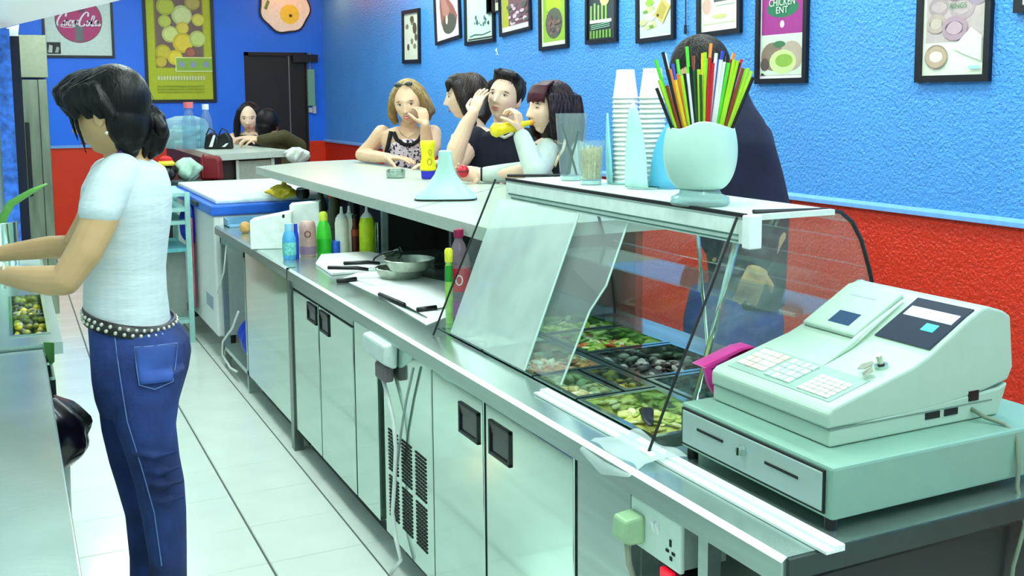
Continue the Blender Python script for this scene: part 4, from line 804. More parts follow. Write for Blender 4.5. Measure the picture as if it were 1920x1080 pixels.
# ================================================================== FREEZER, RACK AND CLUTTER
t = thing('chest_freezer', 'white chest freezer with a blue rim and a white sheet on its lid', 'freezer', (1.5, 7.3, 0))
fx0, fx1, fy0, fy1 = 1.09, 1.86, 6.42, 8.02
part(t, 'freezer_body', MB().box(fx0+.02, fx1-.02, fy0+.02, fy1-.02, .15, .90), WHITE, bevel=.012)
part(t, 'blue_rim', MB().box(fx0, fx1, fy0, fy1, .90, .965), mat('freezer_blue', (40, 110, 226), .35, 0, .1, 12), bevel=.012)
part(t, 'lid', MB().box(fx0+.04, fx1-.02, fy0+.05, fy1-.02, .965, .998), mat('freezer_lid', (230, 244, 236), .3), bevel=.012)
part(t, 'badge', MB().box(fx0+.016, fx0+.021, 6.55, 6.78, .30, .38), mat('freezer_badge', (150, 170, 190), .4))
for x, y in ((1.2, 6.5), (1.75, 6.5), (1.2, 7.9), (1.75, 7.9)): part(t, 'caster', MB().cyl((x, y, 0), (x, y, .15), .03), DARKSTEEL)
part(t, 'handle', MB().box(fx0-.012, fx0+.02, 6.85, 7.05, .92, .95), mat('black_marks', (20, 20, 26), .5), bevel=.004)
slabpx('label_card', 'white card propped against the blue freezer rim', 'card', [(392, 416), (450, 413), (450, 395), (392, 394)], .93, .002, PAPER, 0)
o = bpy.data.objects['label_card']; me = o.data       # stand the card upright against the freezer end
c = Vector((1.27, 6.405, .84)); vs = [(-.13, 0, -.05), (.13, 0, -.05), (.13, 0, .05), (-.13, 0, .05)]
for k, v in enumerate(me.vertices): v.co = Vector(vs[k % 4])+Vector((0, 0 if k < 4 else -.004, 0))
o.location = c
t = thing('blue_crate', 'blue plastic crate standing under the far end of the freezer card', 'crate', (1.4, 6.37, CT))
part(t, 'crate', MB().box(1.15, 1.55, 6.20, 6.33, CT+.001, CT+.008).box(1.15, 1.55, 6.318, 6.33, CT, CT+.05).box(1.54, 1.55, 6.2, 6.33, CT, CT+.05).box(1.15, 1.16, 6.2, 6.33, CT, CT+.05), mat('crate_blue', (120, 170, 206), .4))
# pink cloth hanging on the freezer side
t = thing('pink_towel', 'pink cloth hanging down the white freezer side', 'towel', (1.08, 7.2, .3))
part(t, 'cloth', MB().grid(lambda u, v: (1.085-.02*abs(math.sin(9*u))*v, 7.10+.22*u, .82-.60*v-.06*u*v), 14, 8), mat('pink_cloth', (236, 120, 150), .8, 0, .2, 12), smooth=True, solid=.006)
t = thing('blue_bag', 'dark blue bag hanging above the pink cloth', 'bag', (1.07, 7.2, .7)); part(t, 'bag', MB().grid(crumple((1.085, 7.20, .64), .07, .26, 21, k=.2), 22, 12), mat('royal_blue', (30, 60, 206), .4), smooth=True)
# pale mint rack
t = thing('wire_rack', 'pale mint green open rack behind the woman', 'rack', (.93, 7.35, 0))
MR = mat('mint_metal', (168, 222, 214), .35, 0, .05)
rx0, rx1, ry0, ry1, rh = .86, 1.05, 7.05, 7.62, 1.0
for x in (rx0, rx1):
    for y in (ry0, ry1): part(t, 'leg', MB().box(x-.016, x+.016, y-.016, y+.016, 0, rh), MR)
for z in (.14, .62, .80, .885, .985): part(t, 'shelf', MB().box(rx0, rx1, ry0, ry1, z-.012, z+.012), MR if z != .62 else mat('teal_shelf', (110, 196, 206), .35))
part(t, 'panel', MB().box(rx0+.01, rx1-.01, ry0+.1, ry0+.11, .16, .6), mat('rack_grey', (150, 160, 154), .4))
bottle('brown_bottle', 'small brown-gold bottle standing on the mint rack', 'bottle', None, [(.028, 0), (.03, .05), (.018, .09), (.014, .12)], mat('amber', (170, 130, 60), .3), z=.998, xyz=(.95, 7.25, 1))
# clutter on and around the second bar's serving side
def clutter(name, label, cat, px, d, r, h, rgb, seed, k=.2, extra=None):
    b = at(px[0], px[1], d=d); t = thing(name, label, cat, b)
    part(t, 'shell', MB().grid(crumple(b, r, h, seed, k=k), 24, 14), mat(name+'_mat%d' % seed, rgb, .5, 0, .2, 30), smooth=True)
    return t, b
SHX = (1.05, 1.5)
t = thing('back_shelf', 'low dark shelf unit holding bags in front of the second bar', 'shelf unit', (1.25, 8.3, 0)); part(t, 'shelf_top', MB().box(.98, 1.47, 8.12, 8.36, .955, .985), DARKSTEEL); part(t, 'shelf_body', MB().box(1.0, 1.45, 8.14, 8.35, 0, .955), mat('shelf_body_dark', (40, 42, 44), .5))
def onshelf(x, y): b = at(x, y, Y=8.22); b.z = .986; return b
def sbag(name, label, cat, px, r, h, rgb, seed, k=.18):
    b = onshelf(*px); t = thing(name, label, cat, b); part(t, 'shell', MB().grid(crumple(b, r, h, seed, k=k), 24, 14), mat(name+'_skin', rgb, .45, 0, .15, 30), smooth=True); return t, b
b = onshelf(393, 325); t = thing('red_bag', 'boxy dark red bag under the end of the second bar', 'bag', b)
part(t, 'bag_body', MB().prism([b+RT*x+Vector((0, 0, z)) for x, z in ((-.08, 0), (.085, 0), (.08, .15), (.06, .185), (-.05, .19), (-.075, .16))], Vector((FW.x, FW.y, 0))*.1), mat('dark_red_leather', (120, 12, 24), .45, 0, .15, 30), bevel=.02)
part(t, 'strap', MB().tube([b+RT*x+Vector((0, -.005, z)) for x, z in ((-.055, .02), (-.05, .18), (-.04, .2))], .007, 6), mat('strap_red', (150, 30, 40), .4))
sbag('green_white_bag', 'crumpled green and white plastic bag beside the dark red bag', 'bag', (352, 325), .075, .18, (176, 212, 190), 32, .55)
t, b = sbag('dark_toy', 'black bundle with a red and yellow top beside the woman\'s ponytail', 'bundle', (312, 325), .07, .13, (24, 28, 34), 33, .3)
part(t, 'yellow_band', MB().lathe(b, [(.062, .125), (.066, .14), (.05, .16)], 20), mat('yellow_felt', (236, 206, 60), .7)); part(t, 'red_top', MB().lathe(b, [(.05, .16), (.045, .18), (.02, .195)], 20), mat('red_felt', (214, 30, 30), .7))
# yellow crumpled bag and black pot behind the cartons
fz = .999
t = thing('yellow_bag', 'crumpled yellow bag on the freezer under the bar edge', 'bag', (1.62, 6.62, fz)); b = at(530, 372, Z=fz); b.z = fz
part(t, 'bag', MB().grid(crumple(b, .075, .085, 41, k=.4), 26, 12), mat('yellow_film', (240, 206, 50), .4, 0, .15, 30), smooth=True); part(t, 'peak', MB().lathe(b+Vector((.01, 0, .06)), [(.03, 0), (.012, .04), (.003, .065)], 8), mat('yellow_film', (240, 206, 50), .4), smooth=True)
t, b = bottle('black_pot', 'small black pot with a white rim beside the yellow bag', 'pot', (568, 372), [(.03, 0), (.038, .02), (.036, .05), (.03, .06)], BLACK, z=fz); part(t, 'rim', MB().lathe(b, [(.036, .056), (.038, .06), (.030, .064)], 20), WHITE)

# ================================================================== THINGS ON THE FAR BAR
bz = BZ+.001
fb = at(350, 268, Z=BZ)
t = thing('glass_canister', 'big clear canister of white sweets on the second bar', 'canister', (1.66, 10.0, BZ)); c = at(349, 262, Y=9.6); c.z = bz
part(t, 'jar', MB().lathe(c, [(.19, 0), (.2, .02), (.2, .2), (.17, .25), (.08, .28)], 28), glass('canister_plastic', (210, 238, 244), .8, .05, .4, (206, 236, 240)), smooth='auto')
sw = MB(); R = random.Random(5)
for k in range(110):
    a = R.uniform(0, 6.28); rr = .17*math.sqrt(R.random()); sw.ell(c+Vector((rr*math.cos(a), rr*math.sin(a), .03+.15*R.random())), (.03, 0, 0), (0, .03, 0), (0, 0, .022), 8, 5)
part(t, 'sweets', sw, mat('white_sweets', (226, 240, 238), .4), kind='stuff', smooth=True)
bottle('water_bottle', 'clear water bottle with a pink cap in front of the lemon poster', 'bottle', None, [(.05, 0), (.05, .2), (.03, .27), (.02, .3)], glass('water_clear', (206, 232, 244), .9, .03, .12), [(.034, .3), (.036, .345)], mat('pink_cap', (236, 120, 130), .4), z=bz, scale=1.17, xyz=tuple(at(355, 250, Y=9.25)))
bottle('water_bottle', 'clear water bottle with a white cap beside the pink-capped one', 'bottle', None, [(.045, 0), (.045, .19), (.028, .25), (.018, .28)], glass('water_clear', (206, 232, 244), .9, .03, .12), [(.024, .28), (.024, .32)], WHITE, z=bz, scale=1.2, xyz=tuple(at(387, 250, Y=9.35)))
for q, (px, lab) in enumerate((((396, 268), 'black handbag with a white stripe on the second bar, left of the pair'), ((420, 270), 'black handbag with a white tag on the second bar, right of the pair'))):
    b = at(px[0], px[1], Z=bz); b = at(px[0], px[1]-1, d=8.9); b.z = bz
    t = thing('handbag', lab, 'handbag', b, 'black handbags'); e = RT.copy(); e.z = 0; e.normalize(); n_ = FW.copy(); n_.z = 0; n_.normalize()
    part(t, 'bag_body', MB().prism([b-e*.07, b+e*.07, b+e*.06+Vector((0, 0, .09)), b+e*.02+Vector((0, 0, .15)), b-e*.05+Vector((0, 0, .12))], n_*.07), BLACK, bevel=.015)
    part(t, 'stripe', MB().prism([b-n_*.004+e*(-.02)+Vector((0, 0, .02)), b-n_*.004+e*(.01)+Vector((0, 0, .02)), b-n_*.004+e*.04+Vector((0, 0, .12 if q == 0 else .05)), b-n_*.004+e*.02+Vector((0, 0, .12 if q == 0 else .05))], n_*.002), WHITE)
    part(t, 'strap', MB().tube([b+e*(-.05)+Vector((0, 0, .12))+n_*.03, b+e*(-.02)+Vector((0, 0, .18))+n_*.03, b+e*.03+Vector((0, 0, .15))+n_*.03], .006, 6), BLACK)

# ================================================================== THINGS ON THE BAR
b = at(742, 333, Z=bz)
t = thing('ashtray', 'round grey glass ashtray on the bar', 'ashtray', b); part(t, 'bowl', MB().lathe(b, [(.045, 0), (.05, .004), (.052, .042), (.046, .044), (.042, .012), (.001, .010)], 28, cap=False), mat('ashtray_glass', (150, 172, 160), .15, 0, .25, 60), smooth='auto')
for k in range(4): part(t, 'notch', MB().box(b.x+.049*math.cos(k*1.57+.4)-.006, b.x+.049*math.cos(k*1.57+.4)+.006, b.y+.049*math.sin(k*1.57+.4)-.006, b.y+.049*math.sin(k*1.57+.4)+.006, bz+.034, bz+.0445), mat('ashtray_dark', (84, 100, 92), .4))
b = at(803, 335, Z=bz); b.z = bz
t = thing('mustard_bottle', 'upside-down yellow squeeze bottle with a blue cap on the bar', 'bottle', b)
YL = mat('mustard_yellow', (232, 222, 20), .35, 0, .1, 25)
part(t, 'body', MB().lathe(b, [(.036, .042), (.043, .05), (.041, .08), (.034, .11), (.034, .135), (.039, .165), (.040, .19), (.034, .2)], 24), YL, smooth='auto'); part(t, 'cap', MB().lathe(b, [(.032, 0), (.036, .004), (.038, .042)], 24), mat('cobalt_cap', (36, 36, 190), .35), smooth='auto')
cdir = (CAMP-b); cdir.z = 0; cdir.normalize(); rt_ = Vector((-cdir.y, cdir.x, 0)); lb = MB()
for pg in ring(-.008, 0, .014, .018, .005, 16): lb.raw([b+cdir*.0415+rt_*u*-1+Vector((0, 0, .09+v)) for u, v in pg], [(0, 1, 2, 3)])
for pg in ring(-.012, .05, .010, .016, .004, 16): lb.raw([b+cdir*.0405+rt_*u*-1+Vector((0, 0, .09+v)) for u, v in pg], [(0, 1, 2, 3)])
part(t, 'label_print', lb, mat('olive_print', (170, 150, 20), .5))
# white funnel-shaped holder
c = at(836, 374, Z=bz); c.z = bz
t = thing('napkin_holder', 'pale mint flared holder with a black base line on the bar', 'napkin holder', c)
e = (RT*1); e.z = 0; e.normalize(); n_ = FW.copy(); n_.z = 0; n_.normalize()
secs = [(.128, .075, .006), (.122, .07, .020), (.095, .055, .045), (.068, .042, .075), (.046, .034, .105), (.034, .030, .135), (.029, .028, .17), (.027, .026, .200), (.022, .022, .204)]
vs = []; fs = []; n = 24
for a_, b_, z in secs:
    for k in range(n):
        q = 2*math.pi*k/n; cs, sn = math.cos(q), math.sin(q); sq = lambda v: math.copysign(abs(v)**.55, v)
        vs.append(c+e*(a_*sq(cs))+n_*(b_*sq(sn))+Vector((0, 0, z)))
for i in range(len(secs)-1): fs += [(i*n+k, i*n+(k+1) % n, (i+1)*n+(k+1) % n, (i+1)*n+k) for k in range(n)]
fs += [tuple(range(n))[::-1], tuple((len(secs)-1)*n+k for k in range(n))]
part(t, 'flared_body', MB().raw(vs, fs), mat('holder_mint', (176, 216, 204), .35, 0, .02), smooth='auto')
bl = [c+e*(.13*math.copysign(abs(math.cos(q))**.55, math.cos(q)))+n_*(.077*math.copysign(abs(math.sin(q))**.55, math.sin(q))) for q in [2*math.pi*k/24 for k in range(24)]]
part(t, 'base_line', MB().prism(bl, (0, 0, .007)), BLACK)

# ================================================================== THINGS ON THE CASE SHELF
sz = SZ+.001
def on(x, y, z=sz): p = at(x, y, Z=SZ); p.z = z; return p
# tumblers
b = on(1072, 338); t = thing('tall_glass', 'tall clear glass tumbler holding a pair of tongs', 'glass', b)
part(t, 'tumbler', MB().lathe(b, [(.034, 0), (.036, .012), (.036, .013), (.050, .205), (.0475, .205), (.034, .016), (.001, .014)], 28, cap=False), GLASS_CLEAR, smooth='auto')
part(t, 'thick_base', MB().lathe(b, [(.034, .001), (.0355, .013)], 24), mat('glass_base', (196, 226, 220), .1, 0, .1), smooth='auto')
t2 = thing('tongs', 'small dark metal tongs inside the tall tumbler', 'tongs', b+Vector((0, 0, .016))); part(t2, 'arm', MB().tube([b+Vector((-.012, .01, .016)), b+e*.022+Vector((0, 0, .15))], .004, 6), mat('tong_dark', (60, 80, 84), .3, .7)); part(t2, 'arm', MB().tube([b+Vector((.012, -.01, .016)), b-e*.030+Vector((0, 0, .175))], .004, 6), mat('tong_dark', (60, 80, 84), .3, .7))
b = on(1108, 346); t = thing('tumbler_glass', 'short clear tumbler packed with toothpicks', 'glass', b)
part(t, 'tumbler', MB().lathe(b, [(.030, 0), (.032, .012), (.041, .128), (.039, .128), (.030, .014), (.001, .013)], 28, cap=False), GLASS_CLEAR, smooth='auto')
part(t, 'thick_base', MB().lathe(b, [(.030, .001), (.0315, .012)], 24), mat('glass_base', (196, 226, 220), .1, 0, .1), smooth='auto')
R = random.Random(9); tp = MB()
for k in range(90):
    a = R.uniform(0, 6.28); r_ = .026*math.sqrt(R.random()); p0 = b+Vector((r_*math.cos(a), r_*math.sin(a), .015)); p1 = b+Vector((r_*1.25*math.cos(a+.2), r_*1.25*math.sin(a+.2), .095+R.uniform(0, .02))); tp.tube([p0, p1], .0014, 4)
t2 = thing('toothpicks', 'bunch of pale wooden toothpicks in the short tumbler', 'toothpicks', b+Vector((0, 0, .015))); t2['kind'] = 'stuff'; part(t2, 'picks', tp, mat('pick_wood', (214, 206, 160), .6, 0, .3, 90))
# paper cups, stacked in two blue fin-shaped holders
CUP = mat('cup_white', (238, 242, 234), .45, 0, .02)
FIN = mat('fin_blue', (96, 190, 226), .35, 0, .03); FIN2 = mat('fin_aqua', (150, 222, 226), .35, 0, .03)
def cup_mesh():
    m_ = MB().lathe((0, 0, 0), [(.001, .084), (.026, .084), (.0265, .082), (.0265, .078), (.036, .006), (.0385, .004), (.0385, 0), (.0355, 0), (.025, .08), (.001, .08)], 20, cap=False)
    me = bpy.data.meshes.new('paper_cup'); me.from_pydata(m_.v, [], m_.f); me.materials.append(CUP); me.shade_smooth(); return me
cm = cup_mesh()
def cup_stack(px, n, h, where):
    b = on(*px); ordn = ['lowest', 'second', 'third', 'fourth', 'fifth', 'sixth', 'seventh', 'eighth', 'ninth', 'tenth', 'eleventh', 'twelfth', 'thirteenth', 'fourteenth', 'fifteenth', 'sixteenth', 'seventeenth', 'eighteenth', 'nineteenth', 'twentieth']
    for k in range(n):
        nm = 'topmost' if k == n-1 else ordn[k]+(' from the bottom' if k else '')
        link('paper_cup', cm, None, b+Vector((0, 0, .002+k*h)), label='white upside-down paper cup, %s in the %s' % (nm, where), cat='cup', group='stacked paper cups')
    return b
B1 = cup_stack((1172, 344), 19, .0137, 'stack left of the two')
B2 = cup_stack((1222, 350), 19, .0137, 'stack nearest the straw holder')
def fin(b, label, dirs, hts, material, wid):
    """dished holder wall that curves up behind one side of a cup stack"""
    t = thing('cup_holder', label, 'cup holder', b, 'blue cup holders')
    a0, a1 = dirs; m_ = MB()
    def fn(u, v):
        a = a0+(a1-a0)*u; hh = hts*(math.sin(math.pi*min(max(u, .0), 1))**.55)*v+.004*(1-v); r_ = wid*(1+.25*v*(1-v))
        return b+Vector((r_*math.cos(a), r_*math.sin(a), .002+hh))
    m_.grid(fn, 20, 10); part(t, 'holder_wall', m_, material, smooth=True, solid=.005)
    part(t, 'holder_base', MB().lathe(b, [(wid, 0), (wid*1.02, .003)], 24), material)
vang = math.atan2(-FW.y, -FW.x)           # direction from a thing towards the camera
fin(B1, 'aqua fin-shaped holder on the left of the left cup stack', (vang-2.4, vang-.9), .205, FIN2, .052)
fin(on(1206, 353), 'pale aqua fin-shaped holder between the two cup stacks', (vang-1.7, vang+.1), .235, mat('fin_pale', (190, 232, 226), .35), .046)
fin(B2+Vector((.02, -.05, 0)), 'blue fin-shaped holder hugging the right cup stack', (vang-1.2, vang+1.8), .19, FIN, .055)
# straw urn
b = on(1312, 384); t = thing('straw_holder', 'pale mint egg-shaped urn on a clear base full of straws', 'straw holder', b)
part(t, 'clear_base', MB().lathe(b, [(.066, 0), (.07, .004), (.068, .018), (.05, .026), (.045, .04)], 28), glass('base_clear', (206, 230, 226), 1, .03, .3, (196, 220, 214)), smooth='auto')
def urn(u, v):
    a = 2*math.pi*u
    prof = [(.0, .038, .040), (.1, .052, .042), (.35, .075, .075), (.6, .083, .115), (.8, .083, .145), (1.0, .076, .178)]
    zz = .040+.138*v; ql = v-.62; r_ = .040+(.084-.040)*math.sqrt(max(0, 1-(ql/.64)**2)) if v < .62 else .084-.05*ql*ql; z = zz
    s = a-vang
    if v > .6: z += (v-.6)/.4*(.022*math.cos(s+.35)**2*(1 if math.cos(s+.0) > 0 else .3) - .016*math.exp(-((math.sin((s+.75)/2))/.22)**2))
    return b+Vector((r_*math.cos(a), r_*math.sin(a), z))
part(t, 'urn_body', MB().grid(urn, 64, 40), mat('urn_mint', (190, 226, 212), .4, 0, .02), smooth=True, solid=.004)
part(t, 'urn_floor', MB().lathe(b, [(.044, .040), (.044, .044)], 24), mat('urn_mint', (190, 226, 212), .4))
part(t, 'seam_line', MB().tube([b+Vector((.0845*math.cos(a), .0845*math.sin(a), .118)) for a in [2*math.pi*k/40 for k in range(41)]], .0012, 5), mat('urn_seam', (130, 176, 164), .5))
# straws: each one is a thing; fanned out of the urn
SM = {k: mat('straw_'+k, c, .3) for k, c in dict(green=(80, 214, 40), lime=(176, 226, 30), yellow=(240, 206, 30), orange=(236, 130, 40), red=(206, 20, 40), black=(18, 18, 22), white=(236, 238, 236), blue=(40, 60, 190), darkgreen=(30, 80, 30), brown=(140, 60, 24)).items()}
# bottom and top in the photograph's order, left to right: (top x, top y, base x, colour, depth layer)
ST = [(1231, 165, 1268, 'black', 0), (1229, 112, 1272, 'green', 1), (1236, 150, 1276, 'lime', 0), (1243, 98, 1280, 'black', 1), (1250, 160, 1274, 'brown', 0), (1246, 100, 1282, 'white', 2), (1256, 130, 1284, 'orange', 1), (1261, 120, 1288, 'blue', 2), (1266, 150, 1287, 'yellow', 0), (1272, 140, 1288, 'orange', 1), (1278, 142, 1291, 'lime', 0), (1283, 138, 1294, 'black', 0), (1289, 138, 1297, 'white', 0), (1288, 88, 1300, 'green', 2), (1295, 125, 1301, 'black', 0), (1300, 132, 1304, 'darkgreen', 0), (1306, 118, 1308, 'black', 1), (1310, 130, 1310, 'lime', 0), (1313, 140, 1312, 'darkgreen', 0), (1318, 100, 1315, 'yellow', 1), (1322, 98, 1318, 'lime', 0), (1333, 82, 1322, 'orange', 2), (1331, 108, 1321, 'red', 0), (1337, 118, 1324, 'red', 0), (1343, 100, 1327, 'white', 1), (1340, 128, 1326, 'red', 1), (1348, 112, 1330, 'blue', 2), (1352, 112, 1332, 'white', 0), (1358, 116, 1335, 'white', 0), (1364, 106, 1338, 'black', 1), (1366, 118, 1338, 'green', 0), (1371, 112, 1341, 'brown', 1), (1375, 105, 1343, 'yellow', 2), (1377, 112, 1344, 'lime', 0), (1383, 114, 1347, 'lime', 0), (1386, 118, 1348, 'black', 1), (1376, 100, 1342, 'orange', 2), (1393, 128, 1350, 'brown', 0), (1398, 130, 1351, 'green', 1), (1403, 128, 1352, 'lime', 0), (1409, 134, 1354, 'lime', 1), (1412, 145, 1355, 'black', 0), (1355, 96, 1330, 'blue', 2), (1300, 105, 1302, 'brown', 2), (1270, 112, 1285, 'green', 2), (1325, 110, 1318, 'green', 1), (1390, 112, 1348, 'red', 2)]
order = sorted(range(len(ST)), key=lambda i: ST[i][0])
seen = {}
for i in order: seen.setdefault(ST[i][3], []).append(i)
ordw = ['first', 'second', 'third', 'fourth', 'fifth', 'sixth', 'seventh', 'eighth', 'ninth', 'tenth']
dc = (b-CAMP).dot(FW); sm_ = {}
for i in order:
    tx, ty, bx, col, layer = ST[i]
    dep = dc+(-.045, .0, .045)[layer]
    top_ = at(tx, ty, d=dep+(layer-1)*.015); bot = b+RT*((bx-1312)*.00042)+Vector((FW.x, FW.y, 0))*((-.022, 0, .022)[layer])+Vector((0, 0, .05))
    # keep the straw inside the rim
    grp = seen[col]; k = grp.index(i); lab = '%s drinking straw in the mint urn' % ('dark green' if col == 'darkgreen' else col)
    if len(grp) > 1: lab += ', %s %s one from the left' % (ordw[k], 'of that colour,') if False else ', %s %s straw from the left' % (ordw[k], 'dark green' if col == 'darkgreen' else col)
    m_ = MB().tube([bot, top_], .0042, 8)
    build(m_, 'drinking_straw', SM[col], origin=bot, smooth='auto', label=lab, cat='straw', group='drinking straws in the urn')
# ================================================================== PEOPLE
FWH = Vector((FW.x, FW.y, 0)).normalized(); RTH = Vector((RT.x, RT.y, 0)).normalized(); ZU = Vector((0, 0, 1))
def capsule(m_, p0, p1, r0, r1, seg=14):
    p0, p1 = Vector(p0), Vector(p1); d_ = (p1-p0); L_ = d_.length
    if L_ < 1e-6: d_ = Vector((0, 0, 1))
    d_.normalize(); path = []; rad = []
    for k in range(4): a = math.pi/2*k/4; path.append(p0-d_*r0*math.cos(a)); rad.append(max(r0*math.sin(a), r0*.05))
    for k in range(4): path.append(p0.lerp(p1, k/3)); rad.append(r0+(r1-r0)*k/3)
    for k in range(1, 5): a = math.pi/2*k/4; path.append(p1+d_*r1*math.sin(a)); rad.append(max(r1*math.cos(a), r1*.05))
    m_.tube(path, rad, seg)
def chain(m_, pts):
    for (a, ra), (b, rb) in zip(pts, pts[1:]): capsule(m_, a, b, ra, rb)
def loft(m_, secs, n=28, p=.9):
    """secs: (centre, half-width vector, half-depth vector)"""
    vs = []
    for c, a, b in secs:
        for k in range(n):
            q = 2*math.pi*k/n; cs, sn = math.cos(q), math.sin(q)
            vs.append(Vector(c)+Vector(a)*math.copysign(abs(cs)**p, cs)+Vector(b)*math.copysign(abs(sn)**p, sn))
    fs = [(i*n+k, i*n+(k+1) % n, (i+1)*n+(k+1) % n, (i+1)*n+k) for i in range(len(secs)-1) for k in range(n)]
    fs += [tuple(range(n))[::-1], tuple((len(secs)-1)*n+k for k in range(n))]
    m_.raw(vs, fs)
def S(y, xl, xr, d, b, dy=0):
    """body section seen between pixels xl..xr on row y at distance d, b deep; dy tilts it"""
    return (at((xl+xr)/2, y, d=d), RT*((xr-xl)/2*d/F)-UP*(dy*d/F), FWH*b)
def blob(m_, voxel, smooth=4, name='blob'):
    me = bpy.data.meshes.new(name); me.from_pydata([tuple(v) for v in m_.v], [], m_.f)
    bm = bmesh.new(); bm.from_mesh(me); bmesh.ops.recalc_face_normals(bm, faces=bm.faces); bm.to_mesh(me); bm.free()
    o = bpy.data.objects.new('tmp', me); COL.objects.link(o)
    r = o.modifiers.new('r', 'REMESH'); r.mode = 'VOXEL'; r.voxel_size = voxel; r.adaptivity = 0
    if smooth: s = o.modifiers.new('s', 'SMOOTH'); s.iterations = smooth; s.factor = .5
    dg = bpy.context.evaluated_depsgraph_get(); out = bpy.data.meshes.new_from_object(o.evaluated_get(dg))
    bpy.data.objects.remove(o); bpy.data.meshes.remove(me); return out
def bodypart(t, name, m_, material, voxel=.005, smooth=4, **kw):
    me = blob(m_, voxel, smooth, name); org = WORLDO[t.name]; me.transform(Matrix.Translation(-org)); me.materials.clear(); me.materials.append(material); me.shade_smooth()
    o = link(name, me, t, (0, 0, 0), **kw); WORLDO[o.name] = org; return o

# ---- head: local x right, y forward, z up; unit size ~.23 m tall
def head_grid(nu=56, nv=44, fem=1):
    pts = []
    g = lambda x, s: math.exp(-(x/s)**2)
    for i in range(nv+1):
        ph = math.pi*i/nv
        for k in range(nu):
            th = 2*math.pi*k/nu
            x = .076*math.sin(ph)*math.cos(th); y = .096*math.sin(ph)*math.sin(th); z = .116*math.cos(ph)
            zn = z/.116
            if zn < 0:
                k_ = (-zn)**1.6; x *= 1-.34*k_
                if y < 0: y *= 1-.55*k_
                else: y = y*(1-.10*k_)+.018*k_*max(0, math.sin(th))
            if y > .02:
                f = min(1, (y-.02)/.04)
                y += f*(-.006*g(z-.045, .03)*0)
                y += f*.0035*g(z-.022, .012)*g(x, .045)                         # brow
                for sx in (-1, 1):
                    y -= f*.010*g(x-sx*.031, .016)*g(z-.004, .013)              # eye socket
                    y += f*.004*g(x-sx*.044, .018)*g(z+.026, .018)              # cheek
                    y += f*.009*g(x-sx*.013, .009)*g(z+.040, .009)              # nostril wing
                nz = max(0, min(1, (.012-z)/.05)) if z > -.047 else 0
                y += f*(.006+.025*nz)*g(x, .0115)*(1 if z > -.045 else 0)*(1 if z < .03 else 0)
                y += f*.006*g(x, .022)*g(z+.062, .006) + f*.0065*g(x, .019)*g(z+.074, .0065) - f*.003*g(x, .026)*g(z+.0685, .003)
                y -= f*.004*g(x, .03)*g(z+.086, .008)
                y += f*.007*g(x, .020)*g(z+.104, .014)                           # chin
            pts.append((x, y, z))
    fs = [(i*nu+k, (i+1)*nu+k, (i+1)*nu+(k+1) % nu, i*nu+(k+1) % nu) for i in range(nv) for k in range(nu)]
    return pts, fs
HG = head_grid()
class Head:
    def __init__(s, c, face, up=(0, 0, 1), scale=1.):
        s.c = Vector(c); s.f = Vector(face).normalized(); u = Vector(up); u = (u-s.f*u.dot(s.f)).normalized(); s.u = u; s.r = s.f.cross(u); s.k = scale
    def P(s, x, y, z): return s.c+(s.r*x+s.f*y+s.u*z)*s.k
    def V(s, x, y, z): return (s.r*x+s.f*y+s.u*z)*s.k
    def add(s, m_):
        m_.raw([s.P(*p) for p in HG[0]], HG[1])
        for sx in (-1, 1): m_.ell(s.P(sx*.077, -.008, -.008), s.V(.008, 0, 0), s.V(0, .018, .004), s.V(0, -.004, .030), 10, 8)     # ears
    def surf(s, x, z): return max(p[1] for p in HG[0] if abs(p[0]-x) < .006 and abs(p[2]-z) < .006 and p[1] > 0)
    def face_parts(s, t, brow, iris=(70, 50, 36), lip=(190, 96, 90), lid=1, smile=0, teeth=False, look=0):
        for sx in (-1, 1):
            y = s.surf(sx*.031, .002)
            e_ = part(t, 'eye', MB().ell(s.P(sx*.031, y-.001, .001), s.V(.0145, -.002*sx, 0), s.V(0, .004, 0), s.V(0, 0, .0055*lid), 14, 8), mat('eye_white', (236, 232, 228), .2), smooth=True)
            part(e_, 'iris', MB().ell(s.P(sx*.031+look, y+.0024, .001), s.V(.0056, 0, 0), s.V(0, .002, 0), s.V(0, 0, .0052*lid), 10, 6), mat('iris_%d' % iris[0], iris, .2), smooth=True)
            part(e_, 'lashes', MB().tube([s.P(sx*.031+a*.0155, y+.0022-.004*a*a, .001+(.0068-.006*a*a)*max(lid, .5)) for a in (-1, -.5, 0, .5, 1)], .0014*1.2, 5), mat('lash_dark', (24, 16, 14), .6))
            yb = s.surf(sx*.031, .022)
            part(t, 'eyebrow', MB().tube([s.P(sx*(.014+.012*q), yb+.0010-.0012*q*q, .019+.0028*q-.0012*q*q) for q in (0, 1, 2, 3)], [.0022*1.3, .0028*1.3, .0024*1.3, .0012], 6, flat=.8), brow)
        ym = s.surf(0, -.0685)
        LM = mat('lip_%d_%d' % (lip[0], lip[1]), lip, .35)
        part(t, 'lips', MB().tube([s.P(x_, ym+.002-.004*(x_/.022)**2, -.063+smile*(x_/.022)**2*.006) for x_ in (-.022, -.012, -.004, 0, .004, .012, .022)], [.001, .003, .0042, .0036, .0042, .003, .001], 7)
             .tube([s.P(x_, ym+.002-.004*(x_/.021)**2, -.0745+smile*(x_/.021)**2*.010) for x_ in (-.021, -.011, 0, .011, .021)], [.001, .0042, .0052, .0042, .001], 7), LM, smooth=True)
        if teeth: part(t, 'teeth', MB().tube([s.P(x_, ym+.001-.003*(x_/.016)**2, -.069+smile*(x_/.016)**2*.005) for x_ in (-.016, -.008, 0, .008, .016)], [.001, .003, .0035, .003, .001], 6), mat('teeth_white', (240, 236, 226), .3))
